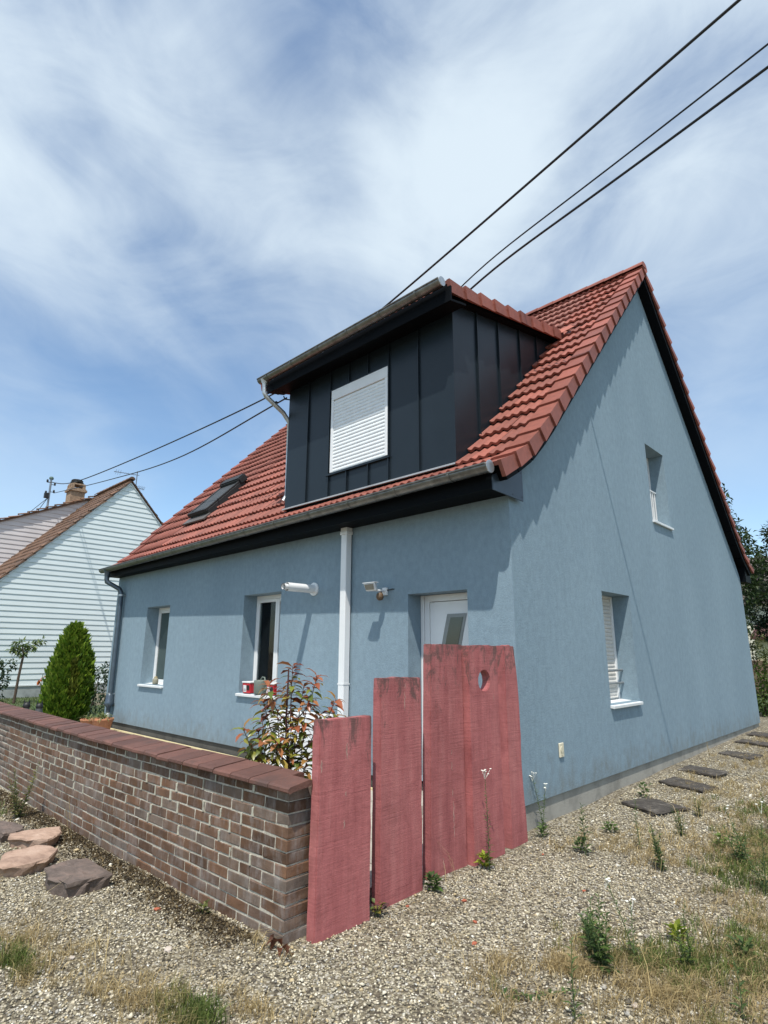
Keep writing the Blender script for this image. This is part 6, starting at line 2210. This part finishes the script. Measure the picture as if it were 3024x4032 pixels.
def patches(specs, rng):
    """specs: (cx, cy, rx, ry, n) -> points denser in the middle, broken into tufts"""
    out = []
    for (cx, cy, rx, ry, n) in specs:
        nt = max(6, n // 22)
        tc = rng.normal(0, 0.55, (nt, 2)) * [rx, ry] + [cx, cy]
        k = rng.integers(0, nt, n)
        out.append(tc[k] + rng.normal(0, 0.028, (n, 2)))
    P = np.concatenate(out)
    return P[~blocked(P)]


def gpatch(name, specs, h, lean, cols, w=0.003, seed=1, label=None):
    rng = np.random.default_rng(seed)
    P = patches(specs, rng)
    z = gzn(P[:, 0], P[:, 1]) + bumps(P[:, 0], P[:, 1]) - 0.004
    o = link(name, blades(name, P, z, h, lean, cols, w, rng=rng), M_GRASS)
    tag(o, kind='stuff')
    return o


gpatch('dry_grass', [(1.05, 0.45, 0.55, 0.5, 1700), (1.5, 1.7, 0.6, 1.0, 2200), (1.1, 3.2, 0.7, 1.2, 2400), (0.9, 5.2, 0.6, 1.6, 2200), (1.42, -1.98, 0.16, 0.10, 900), (1.9, -1.95, 0.45, 0.40, 1500), (1.15, -2.2, 0.25, 0.2, 420),
                     (2.2, -1.2, 0.4, 0.5, 900), (1.6, -2.5, 0.35, 0.2, 600), (0.5, 0.1, 0.3, 0.3, 260), (0.02, -3.02, 0.16, 0.06, 110), (0.6, 7.5, 0.5, 1.2, 1300), (1.7, 0.9, 0.4, 0.6, 1800), (2.0, -0.4, 0.3, 0.6, 1200), (1.85, -1.75, 0.4, 0.3, 1400), (2.3, -1.5, 0.3, 0.4, 900), (-0.9, -3.98, 0.5, 0.2, 900), (0.05, -3.80, 0.35, 0.16, 900), (0.6, -3.45, 0.22, 0.14, 420), (-2.2, -3.95, 0.4, 0.15, 300)], 0.085, 1.3, STRAW, 0.0016, 5)
gpatch('olive_grass', [(1.95, -1.55, 0.40, 0.35, 1000), (2.15, -0.9, 0.35, 0.6, 1000), (1.75, 0.9, 0.4, 0.8, 1300), (1.35, -1.55, 0.22, 0.25, 380), (0.30, -3.68, 0.20, 0.10, 520), (-0.85, -4.12, 0.25, 0.10, 420), (2.3, -2.0, 0.4, 0.4, 500)], 0.095, 0.9, OLIVE, 0.0018, 6)
gpatch('green_grass', [(1.78, -1.62, 0.20, 0.18, 560), (2.05, -1.25, 0.2, 0.25, 420), (0.38, -3.62, 0.13, 0.07, 480), (-0.80, -4.10, 0.14, 0.07, 300), (1.9, 0.5, 0.35, 0.5, 900), (-4.6, -3.35, 0.3, 0.12, 500), (1.5, 2.2, 0.4, 0.6, 900), (1.85, -1.45, 0.22, 0.2, 700), (1.8, 0.2, 0.25, 0.4, 800), (1.6, 1.2, 0.3, 0.4, 600), (2.15, -0.9, 0.2, 0.3, 500)], 0.085, 0.7, GREEN, 0.0022, 7)
gpatch('dry_stalks', [(0.0, -3.75, 0.45, 0.2, 26), (-0.8, -4.0, 0.4, 0.12, 18), (1.2, 0.4, 0.5, 0.5, 60), (1.6, -2.1, 0.4, 0.3, 26), (0.9, 1.6, 0.4, 0.8, 60), (2.1, -1.3, 0.3, 0.3, 20), (0.25, -1.4, 0.04, 0.12, 6)], 0.30, 0.9, STRAW[:2], 0.0016, 8)
# bits of dry stalk lying on the gravel by the wall foot
rq = np.random.default_rng(9)
P = np.stack([rq.uniform(-6, -0.1, 8000), -2.99 - np.abs(rq.normal(0, 0.13, 8000))], 1); P = P[~blocked(P)]
me = blades('dead_leaves', P, gzn(P[:, 0], P[:, 1]) + bumps(P[:, 0], P[:, 1]) + 0.003, 0.022, 1.7, [(0.13, 0.095, 0.05), (0.20, 0.15, 0.08), (0.07, 0.050, 0.03), (0.045, 0.034, 0.024)], 0.0055, rng=rq)
tag(link('leaf_litter', me, M_GRASS), kind='stuff')
P = np.stack([rq.uniform(-21.5, -10.5, 15000), rq.uniform(-3.4, 3.0, 15000)], 1)
me = blades('lawn_grass', P, np.full(len(P), -0.225), 0.07, 0.6, [(0.060, 0.095, 0.028), (0.09, 0.12, 0.035), (0.13, 0.13, 0.05)], 0.006, rng=rq)
tag(link('lawn_grass', me, M_GRASS), kind='stuff')


def gzz(x, y): return gz(x, y) + float(bumps(np.array(x), np.array(y)))


rw_ = np.random.default_rng(21)


def weed(x, y, h, kind, label, cols=None, lean=(0, 0), nl=None, group='weeds in the gravel', leaf=0.05, flowers=0):
    z = gzz(x, y)
    e = empty('weed', (x, y, z), label, 'weed', group)
    cols = cols or [(0.075, 0.120, 0.032), (0.105, 0.155, 0.042), (0.055, 0.092, 0.026)]
    tops = []
    mb = MB()
    ns = 1 if kind in ('spire', 'fleabane') else (3 if kind == 'clump' else 1)
    Ps, Ds, Ls = [], [], []
    if kind in ('spire', 'clump', 'fleabane', 'dry'):
        ns = {'spire': 1, 'clump': 5, 'fleabane': 2, 'dry': 2}[kind]
        for s in range(ns):
            a = rw_.uniform(0, 6.28); k = 0.0 if ns == 1 else rw_.uniform(0.12, 0.38)
            hh_ = h * (1 if s == 0 else rw_.uniform(0.55, 0.95))
            top = Vector((x + math.cos(a) * k * hh_ + lean[0] * hh_, y + math.sin(a) * k * hh_ + lean[1] * hh_, z + hh_))
            b0 = Vector((x + rw_.normal(0, 0.012), y + rw_.normal(0, 0.012), z - 0.02))
            md = b0.lerp(top, 0.5) + Vector((rw_.normal(0, 0.01), rw_.normal(0, 0.01), 0.01))
            cv = smooth_curve([b0, md, top], 4)
            mb.tube(cv, [0.0036 * (1 - 0.65 * i / (len(cv) - 1)) for i in range(len(cv))], 5)
            tops.append(top)
            n_ = nl or int(hh_ / 0.011)
            for i in range(n_):
                t = 0.08 + 0.92 * i / n_
                p = b0.lerp(md, t * 2) if t < 0.5 else md.lerp(top, t * 2 - 1)
                aa = i * 2.4 + rw_.random()
                Ps.append(p[:]); el = 0.35 + 0.6 * t
                Ds.append((math.cos(aa), math.sin(aa), el)); Ls.append(leaf * (1.25 - 0.8 * t) * rw_.uniform(0.7, 1.2))
    else:      # rosette
        n_ = nl or 26
        mb.tube([(x, y, z - 0.02), (x, y, z + 0.02)], 0.004, 5)
        for i in range(n_):
            aa = i * 2.4; el = rw_.uniform(0.25, 1.2)
            r_ = rw_.uniform(0, h * 0.55)
            Ps.append((x + math.cos(aa) * r_ * 0.6, y + math.sin(aa) * r_ * 0.6, z + h * rw_.uniform(0.05, 0.75)))
            Ds.append((math.cos(aa), math.sin(aa), el)); Ls.append(leaf * rw_.uniform(0.7, 1.25))
    st_ = mb.build('stem', simple('dry_stalk', (0.33, 0.25, 0.12), 0.8) if (kind == 'dry' and 'dry_stalk' not in bpy.data.materials) else (bpy.data.materials['dry_stalk'] if kind == 'dry' else M_GSTEM), e)
    if len(tops) > 1: st_['kind'] = 'stuff'
    Ps, Ds, Ls = np.array(Ps), np.array(Ds), np.array(Ls)
    ratio = {'spire': 0.24, 'clump': 0.34, 'fleabane': 0.24, 'rosette': 0.6, 'dry': 0.12}[kind]
    V, F = leaf_batch(Ps, Ds, np.tile([0, 0, 1.0], (len(Ps), 1)) + rw_.normal(0, 0.2, Ps.shape), Ls, Ls * ratio, 0.2, 0.25)
    C = tones(len(Ps), cols, rw_, 0.18)
    link('leaves', np_mesh('leaves', V, F, np.repeat(C, 5, 0).clip(0.003, 1)), M_FOLIAGE, e)
    if flowers:
        fm = MB()
        for tp in tops:
            for i in range(flowers):
                q = tp + Vector((rw_.normal(0, 0.022), rw_.normal(0, 0.022), rw_.uniform(-0.03, 0.03)))
                fm.tube([tp - Vector((0, 0, 0.06)), q], 0.0012, 4)
                fm.lathe((q.x, q.y, q.z), [(0.0, 0.002), (0.004, 0.003), (0.0095, 0.001), (0.0095, -0.001), (0.0, -0.004)], 8)
        fm.build('flowers', M_PETAL, e)['kind'] = 'stuff'
    return e


LIME = [(0.20, 0.25, 0.02), (0.27, 0.31, 0.035), (0.14, 0.20, 0.02)]
weed(0.215, -1.00, 0.13, 'rosette', 'bright lime green rosette at the foot of the plank with the hole', LIME, leaf=0.058, nl=46)
weed(0.26, -1.02, 0.74, 'spire', 'tall white flowered weed growing before the plank with the hole', leaf=0.05, flowers=7)
weed(0.21, -1.66, 0.12, 'rosette', 'mid green broad leaved weed between the second and the middle plank', leaf=0.055, nl=40, cols=[(0.065, 0.115, 0.028), (0.10, 0.155, 0.04), (0.05, 0.085, 0.02)])
weed(0.21, -2.24, 0.10, 'rosette', 'ragged green and purple weed at the foot between the two shortest planks', [(0.09, 0.12, 0.03), (0.10, 0.055, 0.05), (0.20, 0.17, 0.04)], leaf=0.045, nl=30)
weed(0.10, 0.16, 0.50, 'fleabane', 'white flowered weed at the blue house corner beside the wavy edged plank', leaf=0.055, flowers=6)
weed(0.18, 0.02, 0.12, 'rosette', 'low dark weed at the foot of the wavy edged plank', leaf=0.05)
weed(0.68, -0.17, 0.40, 'spire', 'dark green leafy spire weed, nearest the house corner on the gravel', leaf=0.085)
weed(0.62, -0.12, 0.13, 'rosette', 'low dark weed hugging the leafy spire near the house corner', leaf=0.05)
weed(0.57, 0.62, 0.12, 'rosette', 'small narrow leaved weed between house plinth and dry grass', leaf=0.06, nl=22)
weed(0.95, 0.36, 0.43, 'spire', 'slim green weed standing in dry grass before the nearest stepping slab', leaf=0.05)
weed(1.28, -0.05, 0.36, 'clump', 'bushy green weed clump in the middle of the right gravel', leaf=0.055)
weed(1.33, 0.66, 0.36, 'dry', 'dry straw coloured weed stalks in the middle of the dry grass', STRAW, leaf=0.05)
weed(1.72, 0.48, 0.30, 'clump', 'dark green leafy weed with spreading needles near the right edge', leaf=0.07)
weed(1.50, 0.80, 0.13, 'rosette', 'light green low weed left of the needle leaved weed', [(0.12, 0.17, 0.04), (0.16, 0.20, 0.05)], leaf=0.055)
weed(1.97, -0.02, 0.62, 'fleabane', 'tall branching weed cut by the right picture edge', leaf=0.055, flowers=2)
weed(1.60, -1.90, 0.36, 'clump', 'large dark green broad leaved weed at lower right', [(0.065, 0.115, 0.028), (0.095, 0.150, 0.038), (0.050, 0.090, 0.022)], leaf=0.075)
weed(1.50, -1.78, 0.28, 'clump', 'smaller dark green weed just left of the large broad leaved weed', [(0.045, 0.085, 0.022), (0.065, 0.11, 0.030)], leaf=0.06)
weed(1.69, -1.66, 0.42, 'fleabane', 'tall thin white flowered weed rising from green grass at lower right', leaf=0.045, flowers=3)
weed(1.75, -1.20, 0.10, 'rosette', 'yellow green weed tuft right of the thin white flowered weed', LIME, leaf=0.055, nl=26)
weed(1.80, -1.14, 0.22, 'spire', 'short green spire behind the yellow green tuft', leaf=0.045)
weed(1.68, -2.40, 0.34, 'spire', 'upright green weed near the bottom edge at right', leaf=0.055)
weed(2.22, -1.82, 0.32, 'spire', 'green weed in the bottom right corner', leaf=0.055)
weed(2.10, -1.15, 0.12, 'rosette', 'green weed patch at the right edge above the corner weed', leaf=0.055)
weed(-4.15, -3.22, 0.55, 'clump', 'ragged green weed leaning on the brick wall at the left edge', leaf=0.07, cols=OLIVE[:3])
weed(-2.92, -3.10, 0.36, 'dry', 'withered brown weed stalk against the brick wall above the pink stones', [(0.10, 0.065, 0.045), (0.16, 0.11, 0.07)], leaf=0.04)
weed(-0.66, -3.03, 0.11, 'rosette', 'small yellowish weed at the foot of the brick wall', [(0.16, 0.16, 0.05), (0.11, 0.13, 0.035)], leaf=0.045, nl=16)
weed(0.36, 2.10, 0.20, 'rosette', 'dark weed tuft at the plinth behind the nearest stepping slab', leaf=0.06)
weed(0.16, 5.5, 0.22, 'dry', 'dry grass stalks leaning on the far plinth', STRAW, leaf=0.05)
weed(1.12, 0.95, 0.26, 'clump', 'green weed clump with thin stems between the slim green weed and the dry stalks', leaf=0.05)
weed(1.05, 1.75, 0.22, 'clump', 'olive green weed clump right of the nearest stepping slab', OLIVE[:3], leaf=0.055)
weed(1.75, 1.60, 0.34, 'clump', 'bushy yellow green weed at the right edge beyond the needle leaved weed', [(0.12, 0.15, 0.035), (0.16, 0.18, 0.05)], leaf=0.06)
weed(1.60, 2.90, 0.30, 'clump', 'far yellow green weed clump at the right edge near the middle slabs', [(0.12, 0.15, 0.04), (0.18, 0.18, 0.06)], leaf=0.06)
weed(1.90, -1.52, 0.20, 'clump', 'light green weed clump between the thin flowered weed and the corner', [(0.10, 0.15, 0.03), (0.14, 0.18, 0.04)], leaf=0.055)
weed(1.36, -1.60, 0.16, 'clump', 'dark leaved weed left behind the large broad leaved weed', leaf=0.06)
# creeping vine on the gravel
vn = empty('vine', (1.42, -2.38, -0.25), 'creeping green vine with paired leaves lying on gravel near the bottom', 'vine')
pts = [(1.33 + 0.24 * t, -2.47 + 0.26 * t, gzz(1.33 + 0.24 * t, -2.47 + 0.26 * t) + 0.015 + 0.006 * math.sin(9 * t)) for t in np.linspace(0, 1.05, 12)]
MB().tube(pts, 0.003, 5).build('stem', M_GSTEM, vn)
Ps = np.array([pts[int(i * 11 / 25)] for i in range(26)]) + rw_.normal(0, 0.004, (26, 3))
sd2 = np.where(np.arange(26) % 2 == 0, 1.0, -1.0)
Ds = np.stack([-0.7 * sd2, 0.7 * sd2, rw_.uniform(0, 0.5, 26)], 1) + rw_.normal(0, 0.25, (26, 3))
V, F = leaf_batch(Ps, Ds, np.tile([0, 0, 1.0], (26, 1)), rw_.uniform(0.03, 0.055, 26), rw_.uniform(0.014, 0.022, 26))
link('leaves', np_mesh('leaves', V, F, np.repeat(tones(26, [(0.05, 0.10, 0.025), (0.075, 0.13, 0.035)]), 5, 0)), M_FOLIAGE, vn)


# brick fragments and bigger pebbles lying on the gravel
def chip(x, y, s, mat, name, label, cat, group, seed):
    rnd = random.Random(seed)
    bm = bmesh.new()
    bmesh.ops.create_icosphere(bm, subdivisions=1, radius=1)
    z = gzz(x, y)
    r = rnd.random() * 6.28
    for v in bm.verts:
        q = v.co.copy()
        q = Vector((q.x * s * 1.3, q.y * s * 0.9, q.z * s * 0.55)) * rnd.uniform(0.75, 1.15)
        v.co = Vector((x + q.x * math.cos(r) - q.y * math.sin(r), y + q.x * math.sin(r) + q.y * math.cos(r), z + 0.008 + q.z))
    m = bpy.data.meshes.new(name); bm.to_mesh(m); bm.free()
    tag(link(name, m, mat), label, cat, group)


GF = 'brick fragments on the gravel'
chip(0.468, -1.632, 0.018, M_FRAG, 'brick_fragment', 'orange brick fragment on gravel before the middle plank', 'fragment', GF, 1)
chip(0.708, -1.84, 0.017, M_FRAG, 'brick_fragment', 'flat brick red fragment lying alone in the middle of the gravel', 'fragment', GF, 2)
chip(0.876, -2.087, 0.018, M_FRAG, 'brick_fragment', 'dark red brick fragment, lowest one right of the picture centre', 'fragment', GF, 3)
chip(1.03, -0.93, 0.017, M_FRAG, 'brick_fragment', 'orange red fragment above the large broad leaved weed', 'fragment', GF, 4)
chip(-0.93, -3.22, 0.022, M_FRAG, 'brick_fragment', 'brick red fragment near the foot of the brick wall', 'fragment', GF, 5)
chip(0.26, -2.0, 0.014, M_FRAG, 'brick_fragment', 'small orange fragment at the foot of the second shortest plank', 'fragment', GF, 6)
chip(0.42, -0.42, 0.014, M_FRAG, 'brick_fragment', 'small red fragment on gravel below the wavy edged plank', 'fragment', GF, 7)
chip(2.06, -1.30, 0.020, M_FRAG, 'brick_fragment', 'orange fragment in green weeds at the right edge', 'fragment', GF, 8)
M_PALE = mat_stone('pale_stone', [(0.3, (0.42, 0.34, 0.28)), (0.7, (0.62, 0.55, 0.47))], 20)
GP = 'larger loose pebbles'
chip(-0.36, -3.42, 0.030, M_PALE, 'pebble', 'pale pinkish loose stone on gravel before the brick wall', 'pebble', GP, 11)
chip(-0.62, -3.86, 0.018, M_PALE, 'pebble', 'small white pebble near the bottom left grass', 'pebble', GP, 12)
chip(1.84, -2.10, 0.024, M_PALE, 'pebble', 'tan pebble near the bottom right dry grass', 'pebble', GP, 13)
chip(1.60, -1.28, 0.018, M_SLAB, 'pebble', 'dark pointed pebble left of the yellow green weed tuft', 'pebble', GP, 14)
# dead leaves at the wall end
dlv = empty('dead_leaf', (0.12, -2.99, -0.25), 'curled rust brown dead leaves at the end of the brick wall', 'leaf')
Ps = np.array([[0.06 + 0.02 * i, -3.0 + 0.008 * (i % 3), gzz(0.1, -2.95) + 0.02 + 0.012 * (i % 4)] for i in range(9)])
V, F = leaf_batch(Ps, rand_dirs(9) + [0.4, 0, 0.1], rand_dirs(9) + [0, 0, 1], np.full(9, 0.07), np.full(9, 0.04), 0.4, 0.4)
link('leaf_blade', np_mesh('leaf_blade', V, F, np.repeat(tones(9, [(0.20, 0.075, 0.035), (0.13, 0.05, 0.028)]), 5, 0)), M_FOLIAGE, dlv)
